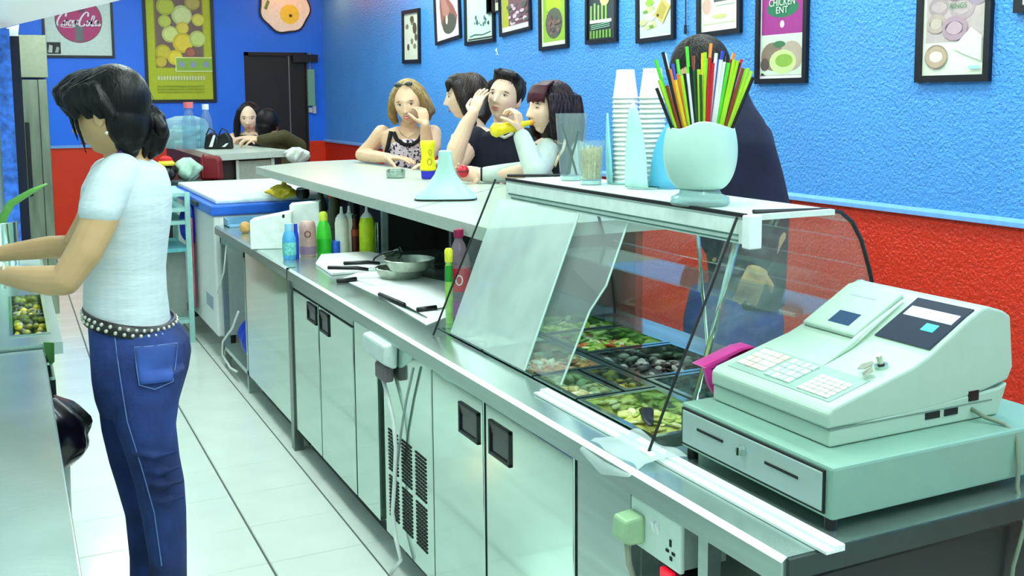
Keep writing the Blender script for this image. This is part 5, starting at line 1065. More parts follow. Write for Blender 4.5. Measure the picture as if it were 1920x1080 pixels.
def hand(m_, wrist, dirv, palm_n, curl=.5, spread=.1, k=1., side=1, thumb=.6):
    """palm plus five unequal, bent fingers; palm_n is the way the palm faces; side=+1 puts the thumb at dir x palm_n"""
    w_ = Vector(wrist); d_ = Vector(dirv).normalized(); n_ = Vector(palm_n); n_ = (n_-d_*n_.dot(d_)).normalized(); s_ = d_.cross(n_)*side
    kn = w_+d_*.092*k
    loft(m_, [(w_-d_*.01*k, s_*.026*k, n_*.019*k), (w_+d_*.03*k, s_*.036*k, n_*.016*k), (w_+d_*.07*k, s_*.042*k, n_*.015*k), (kn, s_*.040*k, n_*.012*k)], 16)
    for i, (off, ln) in enumerate(((.031, .078), (.0105, .088), (-.0105, .082), (-.031, .064))):
        b_ = kn+s_*off*k-d_*.006*k; a = 0; cur = b_; r_ = .0086*k
        dd_ = (d_+s_*(off/.031*spread)).normalized()
        for seg_, fr_ in enumerate((.45, .31, .24)):
            a += curl*(.75, .95, .7)[seg_]
            v = dd_*math.cos(a)+n_*math.sin(a); nx = cur+v*ln*fr_*k; capsule(m_, cur, nx, r_, r_*.92, 10); cur = nx; r_ *= .92
    tb = w_+d_*.022*k+s_*.030*k; v1 = (s_*.75+d_*.55+n_*.25*thumb).normalized(); p1 = tb+v1*.042*k; v2 = (d_*.8+s_*.25+n_*thumb).normalized(); p2 = p1+v2*.032*k; p3 = p2+(v2+n_*.35*thumb).normalized()*.026*k
    capsule(m_, tb, p1, .0125*k, .0105*k, 10); capsule(m_, p1, p2, .0105*k, .0095*k, 10); capsule(m_, p2, p3, .0095*k, .008*k, 10)
def hairmat(name, rgb, rough=.38, var=.35, hi=None):
    return mat(name, tuple(int(c*.72) for c in rgb), rough+.08, 0, var, 9, .6, 14, stretch=(9, 9, 1.2), spec=.25)
def cap_hair(m_, h, back=.022, up_=.034, rx=.087, ry=.099, rz=.100): m_.ell(h.P(0, -back, up_), h.V(rx, 0, 0), h.V(0, ry, 0), h.V(0, 0, rz), 28, 20)
def lock(m_, h, pts, rs): chain(m_, list(zip([h.P(*p) for p in pts], [r*h.k for r in rs])))
from mathutils.bvhtree import BVHTree
def strands(t, o, h, matl, n=110, seed=1, tail=None, zlow=-.12, r=.0011):
    """fine strands laid over the hair surface, from the parting (or brow) back and down, or to a hair tie"""
    R = random.Random(seed); org = WORLDO[t.name]; B_ = BVHTree.FromPolygons([v.co+org for v in o.data.vertices], [tuple(p.vertices) for p in o.data.polygons])
    m_ = MB()
    for k in range(n):
        a = R.uniform(0, 2*math.pi)
        if tail is not None:
            p0 = h.P(R.uniform(-.075, .075), R.uniform(.03, .14), R.uniform(.0, .13)); p1 = Vector(tail)+Vector((R.uniform(-.02, .02), R.uniform(-.02, .02), R.uniform(-.02, .02)))
        else:
            p0 = h.P(R.uniform(-.02, .02), R.uniform(-.06, .05), .135); p1 = h.P(.11*math.cos(a), -.03+.11*math.sin(a), R.uniform(zlow, .03))
        pts = []
        for q in range(9):
            p = p0.lerp(p1, q/8); c = h.P(0, -.01, -.01 if tail is not None else (.02-.09*q/8)); d_ = (p-c).normalized(); p = c+d_*.16*h.k if q < 8 or tail is None else p
            hit = B_.ray_cast(p+d_*.02, -d_)
            pts.append((hit[0]+d_*.0006) if hit[0] else None)
        pts = [p for p in pts if p is not None]
        if len(pts) > 4: m_.tube(pts, [r*h.k*.4]+[r*h.k]*(len(pts)-2)+[r*h.k*.3], 4)
    if m_.v: part(t, 'hair_strands', m_, matl, kind='stuff', smooth=True)
def legs(t, hipc, d_side, mt, shoe, ground=0, wid=.09, hip_r=.15, forward=None):
    """trousers from the hips to the floor, with shoes (mostly hidden behind the bar)"""
    hipc = Vector(hipc); s_ = Vector(d_side).normalized(); f_ = Vector((-s_.y, s_.x, 0)); m_ = MB()
    loft(m_, [(hipc+ZU*.12, s_*.15, f_*.11), (hipc, s_*.175, f_*.125), (hipc-ZU*.12, s_*.17, f_*.12)])
    sh = MB()
    for q in (-1, 1):
        a = hipc+s_*wid*q; a.z = hipc.z-.08; kk = a.copy(); kk.z = hipc.z*.52; an = a.copy(); an.z = .08
        chain(m_, [(a, .085), (kk, .06), (an, .05)])
        capsule(sh, Vector((an.x, an.y, .045))-f_*.04, Vector((an.x, an.y, .035))+f_*.15, .043, .034)
    bodypart(t, 'trousers', m_, mt, .012, 6); bodypart(t, 'shoes', sh, shoe, .012, 4)
DENIM = mat('blue_denim', (38, 62, 140), .8, 0, .3, 12, .3, 500); DARKCL = mat('black_cloth', (14, 15, 20), .85, 0, .15, 20, .2, 200)
SHOE = mat('dark_shoe', (30, 28, 28), .5)

# ---------------------------------------------------------------- the woman serving
t = thing('person', 'woman with a dark ponytail in a white t-shirt and blue jeans reaching left', 'person', (.36, 3.1, 0))
fdir = (-RTH*.93+FWH*.36); hdir = (-RTH*.985+FWH*.12)
hd = Head(at(205, 213, d=3.0), hdir-ZU*.12, ZU*1, 1.0)
m_ = MB(); hd.add(m_)
chain(m_, [(hd.P(0, -.03, -.05), .055), (at(232, 292, d=3.06), .056), (at(242, 320, d=3.07), .07)])
loft(m_, [S(300, 208, 266, 3.07, .05), S(330, 190, 290, 3.07, .11), S(400, 178, 296, 3.07, .12), S(500, 175, 297, 3.07, .11), S(590, 178, 310, 3.07, .12)])
chain(m_, [(at(212, 345, d=2.935), .044), (at(186, 415, d=2.87), .050), (at(160, 470, d=2.84), .047), (at(122, 526, d=2.82), .041), (at(95, 526, d=2.83), .042), (at(50, 522, d=2.85), .035), (at(6, 516, d=2.88), .026)])
chain(m_, [(at(200, 345, d=3.2), .050), (at(165, 420, d=3.24), .042), (at(138, 462, d=3.27), .037), (at(90, 464, d=3.25), .036), (at(40, 470, d=3.22), .030), (at(0, 476, d=3.2), .025)])
wv = (at(-60, 508, d=2.92)-at(6, 516, d=2.88)); hand(m_, at(4, 516, d=2.88), wv-ZU*.02, ZU*-1+FWH*.2, .45, .12, 1, -1)
wv2 = (at(-60, 486, d=3.15)-at(0, 476, d=3.2)); hand(m_, at(-2, 476, d=3.2), wv2, ZU*-1, .5, .12, 1, 1)
bodypart(t, 'body', m_, SKIN_TAN, .0036, 2)
hd.face_parts(t, mat('brow_black', (20, 16, 16), .7), lid=.55, lip=(170, 90, 80))
part(t, 'earring', MB().ell(at(200, 249, d=2.918), (.006, 0, 0), (0, .006, 0), (0, 0, .006)), mat('gold_stud', (240, 226, 190), .2, .8), smooth=True)
part(t, 'bracelet', MB().tube([at(8, 517, d=2.88)+Vector((0, .031*math.cos(a), .033*math.sin(a))) for a in [2*math.pi*k/16 for k in range(17)]], .004, 6), mat('pale_bracelet', (220, 220, 206), .3))
m_ = MB()
loft(m_, [S(290, 212, 262, 3.07, .058), S(300, 198, 282, 3.07, .10, 3), S(318, 182, 300, 3.07, .165), S(345, 168, 309, 3.07, .178), S(375, 163, 314, 3.07, .172), S(410, 162, 314, 3.07, .155), S(455, 164, 309, 3.07, .14), S(505, 166, 305, 3.07, .128), S(550, 164, 307, 3.07, .130), S(585, 166, 312, 3.07, .138, 12), S(600, 168, 315, 3.07, .142, 16)])
chain(m_, [(at(226, 326, d=2.97), .062), (at(206, 352, d=2.915), .060), (at(187, 394, d=2.87), .057)])
chain(m_, [(at(205, 330, d=3.18), .06), (at(180, 385, d=3.24), .052)])
ts = bodypart(t, 't_shirt', m_, mat('white_cotton', (206, 218, 220), .9, 0, .05, 3, .9, 5, stretch=(2, 2, 8)), .006, 5)
# neckline, belt
bl = []; n = 36
def beltring(y, xl, xr, d, b, dy):
    c, a, bb = S(y, xl, xr, d, b, dy); return [c+a*math.copysign(abs(math.cos(q))**.9, math.cos(q))+bb*math.copysign(abs(math.sin(q))**.9, math.sin(q)) for q in [2*math.pi*k/n for k in range(n)]]
r1 = beltring(584, 168, 320, 3.07, .150, 18); r2 = beltring(608, 170, 324, 3.07, .156, 18)
part(t, 'belt', MB().raw(r1+r2, [(k, (k+1) % n, n+(k+1) % n, n+k) for k in range(n)]), mat('studded_belt', (34, 34, 36), .4, 0, .9, 55), solid=.008, smooth=True)
studs = MB()
for k in range(n*2):
    a = r1[(k//2) % n].lerp(r2[(k//2) % n], .3+.4*(k % 2)); a2 = r1[(k//2+1) % n].lerp(r2[(k//2+1) % n], .3+.4*(k % 2)); q = a.lerp(a2, .5*(k % 2)); o_ = (q-at(245, 596, d=3.07)); o_.z = 0; o_.normalize(); q = q+o_*.005
    studs.ell(q, RT*.006, FWH*.005, ZU*.006, 8, 5)
part(t, 'belt_studs', studs, mat('stud_pale', (214, 214, 196), .3, .6), kind='stuff', smooth=True)
m_ = MB()
loft(m_, [S(590, 172, 320, 3.07, .145, 16), S(612, 176, 334, 3.07, .155, 10), S(640, 180, 347, 3.07, .168), S(668, 182, 351, 3.07, .172), S(700, 184, 346, 3.07, .168), S(735, 188, 336, 3.07, .15), S(765, 196, 328, 3.07, .13)])
loft(m_, [S(690, 205, 345, 2.99, .085), S(740, 208, 335, 2.98, .086), S(800, 222, 327, 2.97, .078), S(860, 243, 334, 2.97, .070), S(905, 256, 343, 2.97, .066), S(960, 268, 347, 2.97, .062), S(1040, 282, 348, 2.97, .058), S(1120, 284, 348, 2.98, .058), S(1200, 280, 350, 2.98, .064), S(1232, 277, 352, 2.98, .068)])
loft(m_, [S(690, 183, 310, 3.15, .085), S(740, 187, 300, 3.16, .084), S(800, 194, 288, 3.16, .076), S(860, 208, 290, 3.16, .068), S(905, 222, 296, 3.15, .064), S(960, 238, 303, 3.14, .060), S(1040, 246, 306, 3.12, .056), S(1120, 246, 306, 3.12, .056), S(1175, 240, 306, 3.12, .066)])
for y_, xa, xb, dd_ in ((880, 262, 336, 2.91), (905, 262, 344, 2.91), (935, 270, 344, 2.915), (850, 250, 330, 2.90)):
    chain(m_, [(at(xa, y_, d=dd_), .007), (at((xa+xb)/2, y_+7, d=dd_-.008), .009), (at(xb, y_-3, d=dd_), .006)])
jeans = bodypart(t, 'jeans', m_, mat('washed_denim', (32, 54, 114), .85, 0, .7, 5, .6, 60, detail=5), .006, 4)
# back pocket, side seam and stitching follow the jeans (thin raised pieces)
bv = bpy.data.objects[jeans.name].data
BV = BVHTree.FromPolygons([v.co+WORLDO[t.name] for v in bv.vertices], [tuple(p.vertices) for p in bv.polygons])
def onj(x, y, lift=.003):
    r = (FW*F+RT*(x-CX)-UP*(y-CY)).normalized(); h_ = BV.ray_cast(CAMP, r)
    return (h_[0]+h_[1]*lift) if h_[0] else at(x, y, d=2.95)
def patch(name, quad, material, lift=.004, nu=10, nv=10):
    q = [Vector((x, y, 0)) for x, y in quad]
    def fn(u, v): p = q[0].lerp(q[1], u).lerp(q[3].lerp(q[2], u), v); return onj(p.x, p.y, lift)
    return part(t, name, MB().grid(fn, nu, nv), material, smooth=True, solid=.003)
patch('back_pocket', [(252, 652), (330, 645), (322, 715), (262, 722)], mat('pocket_denim', (48, 78, 150), .85, 0, .5, 8))
ST_ = mat('denim_stitch', (96, 126, 180), .85)
part(t, 'stitching', MB().tube([onj(x, y, .005) for x, y in ((252, 652), (278, 651), (304, 648), (330, 645))], .0022, 5).tube([onj(x, y, .005) for x, y in ((252, 652), (256, 690), (262, 722), (290, 730), (322, 715), (327, 680), (330, 645))], .0016, 5).tube([onj(x, y, .004) for x, y in ((215, 625), (225, 700), (240, 790), (268, 880), (290, 960), (304, 1060))], .0016, 5), ST_)
m_ = MB(); p_ = at(318, 1238, d=2.98); p_.z = .04; q_ = at(272, 1190, d=3.12); q_.z = .04
capsule(m_, p_, p_+fdir*.13, .042, .034); capsule(m_, q_, q_+fdir*.13, .042, .034); bodypart(t, 'shoes', m_, SHOE, .008, 4)
# hair: cap, full fringe that falls over the brow, mass behind the ear, ponytail
m_ = MB(); m_.ell(hd.P(0, -.022, .036), hd.V(.088, 0, 0), hd.V(0, .104, .012), hd.V(0, -.012, .104), 32, 24)
m_.ell(hd.P(0, .050, .078), hd.V(.074, 0, 0), hd.V(0, .074, -.004), hd.V(0, .004, .056), 28, 18)
m_.ell(hd.P(0, -.050, -.025), hd.V(.078, 0, 0), hd.V(0, .062, 0), hd.V(0, .0, .085), 24, 18)
for q in range(13):
    x_ = -.075+.0125*q; yy = .122-3.2*x_*x_
    lock(m_, hd, [(x_*.55, .075, .110), (x_*.95, yy, .075), (x_, yy-.004, .045), (x_*1.02, yy-.016, .022-.008*(q % 3))], [.014, .017, .012, .004])
for sx in (-1, 1):
    for q in range(4): lock(m_, hd, [(sx*.074, .075-.028*q, .07), (sx*(.084+.002*q), .066-.032*q, .03), (sx*.084, .055-.036*q, .0-.004*q)], [.022, .018, .010])
lock(m_, hd, [(-.066, .070, .03), (-.074, .062, -.03), (-.068, .055, -.075), (-.060, .056, -.112)], [.009, .006, .0045, .002])
lock(m_, hd, [(-.060, .088, .03), (-.062, .080, -.03), (-.054, .074, -.085)], [.008, .005, .002])
chain(m_, [(at(232, 235, d=2.99), .05), (at(240, 262, d=3.0), .045), (at(246, 284, d=3.01), .022)])
chain(m_, [(at(252, 205, d=3.05), .05), (at(270, 216, d=3.06), .036), (at(286, 226, d=3.07), .038), (at(297, 250, d=3.08), .033), (at(292, 276, d=3.08), .026), (at(282, 294, d=3.08), .010)])
for a, b_ in (((268, 222), (266, 286)), ((278, 226), (270, 296)), ((290, 226), (306, 256)), ((276, 220), (258, 280))): chain(m_, [(at(*a, d=3.05), .022), (at((a[0]+b_[0])/2+4, (a[1]+b_[1])/2, d=3.05), .020), (at(*b_, d=3.05), .005)])
HB = hairmat('black_hair', (18, 16, 18), .30)
ho = bodypart(t, 'hair', m_, HB, .0042, 3)
strands(t, ho, hd, mat('black_strand', (58, 58, 66), .3), 280, 5, at(264, 214, d=3.05))
part(t, 'purple_strap', MB().tube([at(x, y, d=d_) for x, y, d_ in ((236, 278, 2.985), (222, 288, 2.975), (208, 298, 2.965), (196, 308, 2.96))], .007, 6), mat('purple_cloth', (96, 50, 130), .8), smooth=True)
part(t, 'hair_tie', MB().tube([at(272, 222, d=3.07)+RT*(.006*math.sin(a)) + UP*(.036*math.cos(a)) + FWH*(.036*math.sin(a)) for a in [2*math.pi*k/16 for k in range(17)]], .007, 6), DARKCL)

# ---------------------------------------------------------------- blonde woman
t = thing('person', 'smiling blonde woman in a patterned sleeveless top leaning on the bar', 'person', (2.35, 6.5, 0), 'customers')
D = 6.8; k = D/F
hd = Head(at(766, 193, d=D-.12), -FWH*1-RTH*.12-ZU*.12, ZU*1-RTH*.10, 1.17)
m_ = MB(); hd.add(m_)
chain(m_, [(hd.P(0, -.02, -.06), .056), (at(765, 245, d=D), .062)])
loft(m_, [S(237, 742, 792, D, .07), S(248, 712, 812, D, .10), S(268, 715, 812, D, .11), S(305, 722, 806, D+.05, .11), S(340, 722, 806, D+.1, .11), S(400, 724, 806, D+.1, .11)])
chain(m_, [(at(716, 250, d=D), .056), (at(698, 272, d=D+.05), .050), (at(679, 290, d=D+.1), .046), (at(706, 294, d=D-.1), .040), (at(728, 296, d=D-.28), .030)])
hand(m_, at(726, 296, d=D-.28), RTH*.9-FWH*.35, -ZU, .25, .12, 1.15, -1)
chain(m_, [(at(812, 250, d=D), .056), (at(812, 275, d=D-.05), .052), (at(802, 296, d=D-.15), .044), (at(800, 264, d=D-.25), .042), (at(797, 234, d=D-.32), .030)])
hand(m_, at(797, 236, d=D-.32), UP*1-RTH*.18+FWH*.1, FWH*.8-RTH*.7, .7, .1, 1.0, 1)
bodypart(t, 'body', m_, SKIN, .0042, 2)
BRB = mat('brow_blond', (120, 88, 56), .7); hd.face_parts(t, BRB, (60, 60, 50), (196, 80, 84), .9, 1, True, -.002)
def print_mat(name, base, spot, sc=55, th=.56):
    M = bpy.data.materials.new(name); M.use_nodes = True; N = M.node_tree.nodes; L = M.node_tree.links; b = N['Principled BSDF']
    tc = N.new('ShaderNodeTexCoord'); v = N.new('ShaderNodeTexNoise'); v.inputs['Scale'].default_value = sc; L.new(tc.outputs['Object'], v.inputs[0])
    cr = N.new('ShaderNodeValToRGB'); cr.color_ramp.elements[0].position = th-.02; cr.color_ramp.elements[0].color = lin(base); cr.color_ramp.elements[1].position = th+.02; cr.color_ramp.elements[1].color = lin(spot)
    L.new(v.outputs[0], cr.inputs[0]); L.new(cr.outputs[0], b.inputs['Base Color']); b.inputs['Roughness'].default_value = .85; return M
m_ = MB(); loft(m_, [S(259, 738, 796, D, .112), S(268, 722, 806, D, .122), S(285, 720, 808, D+.02, .125), S(310, 720, 808, D+.05, .125), S(345, 720, 808, D+.1, .125), S(400, 722, 808, D+.1, .125)])
bodypart(t, 'sleeveless_top', m_, print_mat('floral_print', (236, 220, 232), (40, 24, 44)), .006, 3)
TR = MB()
for pts in (((733, 246), (731, 256), (728, 270), (724, 286)), ((738, 248), (744, 262), (758, 271), (774, 271), (786, 262), (793, 248)), ((803, 246), (805, 258), (806, 270))):
    TR.tube([at(x, y, d=D-.125+.03*abs(x-766)/40) for x, y in pts], .014, 6)
part(t, 'dark_trim', TR, DARKCL, smooth=True)
part(t, 'necklace', MB().tube([at(x, y, d=D-.115) for x, y in ((748, 243), (754, 252), (765, 257), (776, 252), (782, 243))], .003, 5), mat('gold_chain', (220, 200, 140), .3, .8))
m_ = MB(); cap_hair(m_, hd, .022, .034, .090, .096, .098)
for sx in (-1, 1):
    for q in range(3): lock(m_, hd, [(sx*.07, -.03*q+.02, .06), (sx*.092, -.03*q+.02, 0), (sx*(.098+.006*q), -.03*q+.015, -.06), (sx*(.088+.012*(q % 2)), -.02*q+.01, -.10)], [.022, .024, .026, .012])
strands(t, bodypart(t, 'hair', m_, hairmat('blond_hair', (190, 150, 92), .45), .006, 3), hd, mat('blond_strand', (196, 168, 116), .4), 90, 8, None, -0.1)
m_ = MB()
for sx in (-1, 1): m_.ell(hd.P(sx*.030, .062, .108), hd.V(.022, 0, 0), hd.V(0, .010, 0), hd.V(0, 0, .014), 14, 8)
m_.tube([hd.P(-.012, .072, .110), hd.P(.012, .072, .110)], .003, 6); part(t, 'sunglasses', m_, mat('sunglass_dark', (20, 30, 24), .1, coat=1), smooth=True)
legs(t, at(766, 400, d=D+.15)-ZU*.0, RTH, DENIM, SHOE)

# ---------------------------------------------------------------- brown haired woman in profile
t = thing('person', 'brown haired woman in profile behind the man on the phone', 'person', (2.6, 6.05, 0), 'customers')
D = 6.35
hd = Head(at(873, 181, d=D), -RTH*1+FWH*.15-ZU*.02, ZU, 1.16)
m_ = MB(); hd.add(m_); chain(m_, [(hd.P(0, -.03, -.05), .056), (at(890, 238, d=D), .065)])
loft(m_, [S(238, 872, 912, D, .07), S(250, 850, 930, D, .12), S(280, 846, 930, D, .14), S(330, 850, 928, D, .13), S(400, 850, 928, D, .13)])
for q, x0 in ((-1, D-.14), (1, D+.14)): chain(m_, [(at(888, 258, d=x0), .052), (at(872, 300, d=x0-.02*q), .045), (at(845, 308, d=x0), .038), (at(826, 306, d=x0-.05), .03)]); hand(m_, at(828, 306, d=x0-.05), -RTH, -ZU, .3, .1, 1.1, q)
bodypart(t, 'body', m_, SKIN_PALE, .005, 2); hd.face_parts(t, mat('brow_brown', (50, 34, 26), .7), lid=.8)
m_ = MB(); loft(m_, [S(243, 866, 916, D, .09), S(252, 846, 932, D, .135), S(280, 842, 932, D, .15), S(330, 846, 930, D, .14), S(400, 846, 930, D, .14)]); bodypart(t, 'top', m_, mat('cream_knit', (236, 222, 196), .85, 0, .1), .008, 3)
m_ = MB(); cap_hair(m_, hd, .030, .026, .090, .098, .100)
m_.ell(hd.P(0, .03, .075), hd.V(.07, 0, 0), hd.V(0, .07, 0), hd.V(0, 0, .048), 20, 14)
for sx in (-1, 1):
    lock(m_, hd, [(sx*.075, .02, .05), (sx*.088, -.005, -.01), (sx*.085, -.03, -.08), (sx*.07, -.05, -.14)], [.035, .038, .035, .02])
    lock(m_, hd, [(sx*.06, .075, .07), (sx*.074, .078, .03)], [.022, .008])
lock(m_, hd, [(0, -.09, 0), (0, -.08, -.08), (0, -.07, -.15)], [.07, .06, .03]); strands(t, bodypart(t, 'hair', m_, hairmat('brown_hair', (44, 30, 24), .4), .006, 3), hd, mat('brown_strand', (80, 58, 44), .35), 90, 9, None, -0.14)
legs(t, at(890, 400, d=D), RTH, DARKCL, SHOE)

# ---------------------------------------------------------------- man on the phone
t = thing('person', 'dark haired man in a navy t-shirt holding a phone to his ear', 'person', (2.5, 5.3, 0), 'customers')
D = 5.75
hd = Head(at(946, 184, d=D-.05), -FWH*1-RTH*.36+ZU*.22, ZU*1+RTH*.20, 1.12)
m_ = MB(); hd.add(m_); chain(m_, [(hd.P(0, -.03, -.05), .062), (at(948, 240, d=D+.02), .066)])
loft(m_, [S(240, 925, 972, D+.02, .07), S(252, 880, 1000, D+.04, .10), S(280, 878, 998, D+.05, .12), S(330, 880, 995, D+.05, .12), S(400, 882, 990, D+.05, .12)])
# arm that holds the phone: elbow on the bar
EL = at(846, 318, d=5.62)
chain(m_, [(at(886, 262, d=D), .062), (at(866, 295, d=D-.08), .056), (EL, .046), (at(856, 278, d=5.60), .052), (at(874, 235, d=5.58), .040), (at(888, 212, d=5.56), .030)])
hand(m_, at(886, 216, d=5.56), at(906, 158, d=5.58)-at(886, 216, d=5.56), FWH*.75+RTH*.66, .30, .08, 1.0, 1, .4)
chain(m_, [(at(992, 265, d=D+.05), .06), (at(1005, 310, d=D), .05), (at(985, 330, d=D-.2), .042), (at(960, 332, d=D-.25), .032)]); hand(m_, at(962, 332, d=D-.25), -RTH-FWH*.2, -ZU, .3, .1, 1.08, 1)
bodypart(t, 'body', m_, SKIN_PALE, .0042, 2); hd.face_parts(t, mat('brow_dark', (30, 24, 22), .7), (50, 40, 36), (176, 104, 96), .8)
m_ = MB(); loft(m_, [S(244, 912, 982, D+.03, .09), S(254, 874, 1002, D+.04, .115), S(285, 872, 1000, D+.05, .135), S(330, 876, 998, D+.05, .135), S(400, 878, 994, D+.05, .135)])
chain(m_, [(at(890, 260, d=D), .072), (at(878, 278, d=D-.03), .068)]); chain(m_, [(at(988, 262, d=D+.05), .07), (at(1000, 290, d=D+.02), .064)])
bodypart(t, 't_shirt', m_, mat('navy_cotton', (18, 20, 40), .9, 0, .15, 20, .3, 60), .007, 3)
part(t, 'shirt_collar', MB().tube([at(x, y, d=dd_) for x, y, dd_ in ((926, 241, 5.74), (934, 252, 5.68), (946, 258, 5.66), (958, 252, 5.68), (968, 241, 5.74))], .010, 6), mat('pale_collar', (206, 206, 190), .8), smooth=True)
m_ = MB(); m_.ell(hd.P(0, -.026, .046), hd.V(.087, 0, 0), hd.V(0, .096, 0), hd.V(0, 0, .092), 28, 20)
m_.ell(hd.P(.0, .030, .102), hd.V(.070, 0, 0), hd.V(0, .058, 0), hd.V(0, 0, .034), 24, 14)
R = random.Random(3)
for q in range(40):
    b_ = R.uniform(-.05, .05); y_ = R.uniform(-.08, .055); lock(m_, hd, [(b_, y_, .10), (b_*1.12+R.uniform(-.012, .012), y_+R.uniform(-.01, .03), .128+R.uniform(-.014, .008)-abs(b_)*.35)], [.020, .009])
for sx in (-1, 1): lock(m_, hd, [(sx*.077, .022, .055), (sx*.080, .020, .012), (sx*.078, .020, -.016)], [.018, .012, .004])
ho = bodypart(t, 'hair', m_, hairmat('dark_brown_hair', (24, 18, 18), .4), .005, 3); strands(t, ho, hd, mat('dark_strand', (54, 42, 38), .35), 70, 6, None, .0)
legs(t, at(935, 410, d=D+.05), RTH, DENIM, SHOE)
t = thing('mobile_phone', 'black mobile phone held to the man\'s ear', 'phone', at(908, 212, d=5.57)); pc = at(907, 198, d=5.60)
pu = (at(914, 170, d=5.62)-at(904, 224, d=5.58)).normalized(); pn = (FWH*.5+RTH*.86); pn = (pn-pu*pn.dot(pu)).normalized(); ps = pu.cross(pn)
part(t, 'phone_body', MB().obox(pc, pu*.062, ps*.024, pn*.007), BLACK, bevel=.004); part(t, 'keypad', MB().obox(pc-pu*.025+pn*.0072, pu*.03, ps*.019, pn*.0006), mat('phone_keys', (90, 94, 100), .4))

# ---------------------------------------------------------------- red fringed woman drinking
t = thing('person', 'woman with a dark bob and red fringe drinking from a yellow bottle', 'person', (2.5, 4.6, 0), 'customers')
D = 5.2
hd = Head(at(1030, 204, d=D-.02), -RTH*.88-FWH*.46+ZU*.05, ZU, 1.08)
m_ = MB(); hd.add(m_); chain(m_, [(hd.P(0, -.03, -.05), .056), (at(1046, 258, d=D+.02), .062)])
loft(m_, [S(255, 1020, 1068, D+.02, .07), S(272, 992, 1098, D+.04, .11), S(300, 990, 1105, D+.05, .12), S(340, 995, 1100, D+.06, .12), S(420, 995, 1095, D+.06, .12)])
EL2 = at(1004, 322, d=D-.26)
HW = at(974, 243, d=5.02)
hand(m_, at(976, 248, d=5.02), at(970, 205, d=5.02)-at(976, 248, d=5.02), FWH*.35-RTH*.9, .95, .06, 1.0, 1, 1.0)
hand(m_, at(905, 326, d=D-.06), -RTH*.95+FWH*.25, -FWH*.75+ZU*.3, .75, .06, 1.0, -1)
chain(m_, [(at(1030, 300, d=D), .04), (EL2, .036), (at(976, 250, d=5.02), .026)]); chain(m_, [(at(1000, 320, d=D-.1), .04), (at(950, 325, d=D-.08), .034), (at(903, 326, d=D-.06), .026)])
bodypart(t, 'body', m_, SKIN_PALE, .004, 2); hd.face_parts(t, mat('brow_dark', (30, 24, 22), .7), lid=.45, lip=(206, 110, 90))
m_ = MB(); loft(m_, [S(268, 996, 1084, D+.03, .10), S(285, 996, 1098, D+.03, .125), S(315, 998, 1100, D+.04, .13), S(360, 998, 1098, D+.05, .13), S(420, 998, 1096, D+.05, .13)]); bodypart(t, 'black_top', m_, DARKCL, .008, 3)
m_ = MB()                                                   # open jacket: two sleeves and fronts
chain(m_, [(at(1026, 280, d=D-.06), .058), (at(1018, 302, d=D-.16), .062), (EL2, .058), (at(992, 290, d=D-.22), .052), (at(979, 258, d=5.01), .043)])
chain(m_, [(at(1060, 285, d=D+.02), .06), (at(1030, 316, d=D-.02), .06), (at(990, 322, d=D-.06), .055), (at(945, 325, d=D-.06), .048), (at(912, 327, d=D-.06), .040)])
loft(m_, [S(262, 1062, 1092, D+.02, .09), S(285, 1058, 1112, D+.04, .135), S(315, 1050, 1116, D+.05, .145), S(360, 1040, 1112, D+.05, .14), S(420, 1040, 1108, D+.05, .14)])
loft(m_, [S(300, 990, 1025, D-.06, .06), S(330, 985, 1040, D-.06, .08), S(420, 990, 1040, D-.0, .09)])
bodypart(t, 'jacket', m_, mat('pale_jacket', (188, 202, 192), .85, 0, .06, 20, .35, 40), .006, 4)
part(t, 'jacket_trim', MB().tube([at(x, y, d=dd_) for x, y, dd_ in ((1060, 262, 5.09), (1056, 280, 5.05), (1046, 296, 5.02), (1040, 312, 5.0))], .008, 6), mat('trim_tan', (206, 190, 150), .8), smooth=True)
part(t, 'wristband', MB().tube([at(903, 327, d=D-.06)+Vector((.01*math.cos(a), .026*math.cos(a), .028*math.sin(a))) for a in [2*math.pi*k/16 for k in range(17)]], .007, 6), DARKCL)
m_ = MB(); cap_hair(m_, hd, .026, .032, .092, .100, .102)
m_.ell(hd.P(0, -.042, -.04), hd.V(.100, 0, 0), hd.V(0, .086, .0), hd.V(0, -.008, .135), 30, 22)
for q in range(8):
    y_ = .038-.02*q
    for sx in (-1, 1): lock(m_, hd, [(sx*.080, y_, .05), (sx*.094, y_-.004, -.01), (sx*.098, y_-.010, -.07), (sx*.094, y_-.014, -.125-.008*q)], [.020, .021, .021, .012])
ho = bodypart(t, 'hair', m_, hairmat('black_bob', (24, 14, 22), .32), .005, 4); strands(t, ho, hd, mat('plum_strand', (64, 26, 46), .3), 120, 7, None, -.15)
m_ = MB()
for q in range(17):
    x_ = -.072+.009*q; yy = .099-5.2*x_*x_
    lock(m_, hd, [(x_*.45, yy-.070, .124), (x_*.85, yy-.020, .100), (x_, yy-.003, .066), (x_*1.04, yy+.001, .040), (x_*1.05, yy-.001, .022+.005*(q % 3))], [.006, .008, .007, .006, .003])
bodypart(t, 'fringe', m_, hairmat('red_fringe', (84, 16, 34), .35), .004, 2)
legs(t, at(1045, 430, d=D+.06), RTH, DARKCL, SHOE)
t = thing('drink_bottle', 'bright yellow drink bottle at the lips of the woman with the red fringe', 'bottle', at(918, 247, d=4.98))
a_ = at(998, 229, d=5.05); c_ = at(920, 246, d=4.97); ax = (c_-a_)
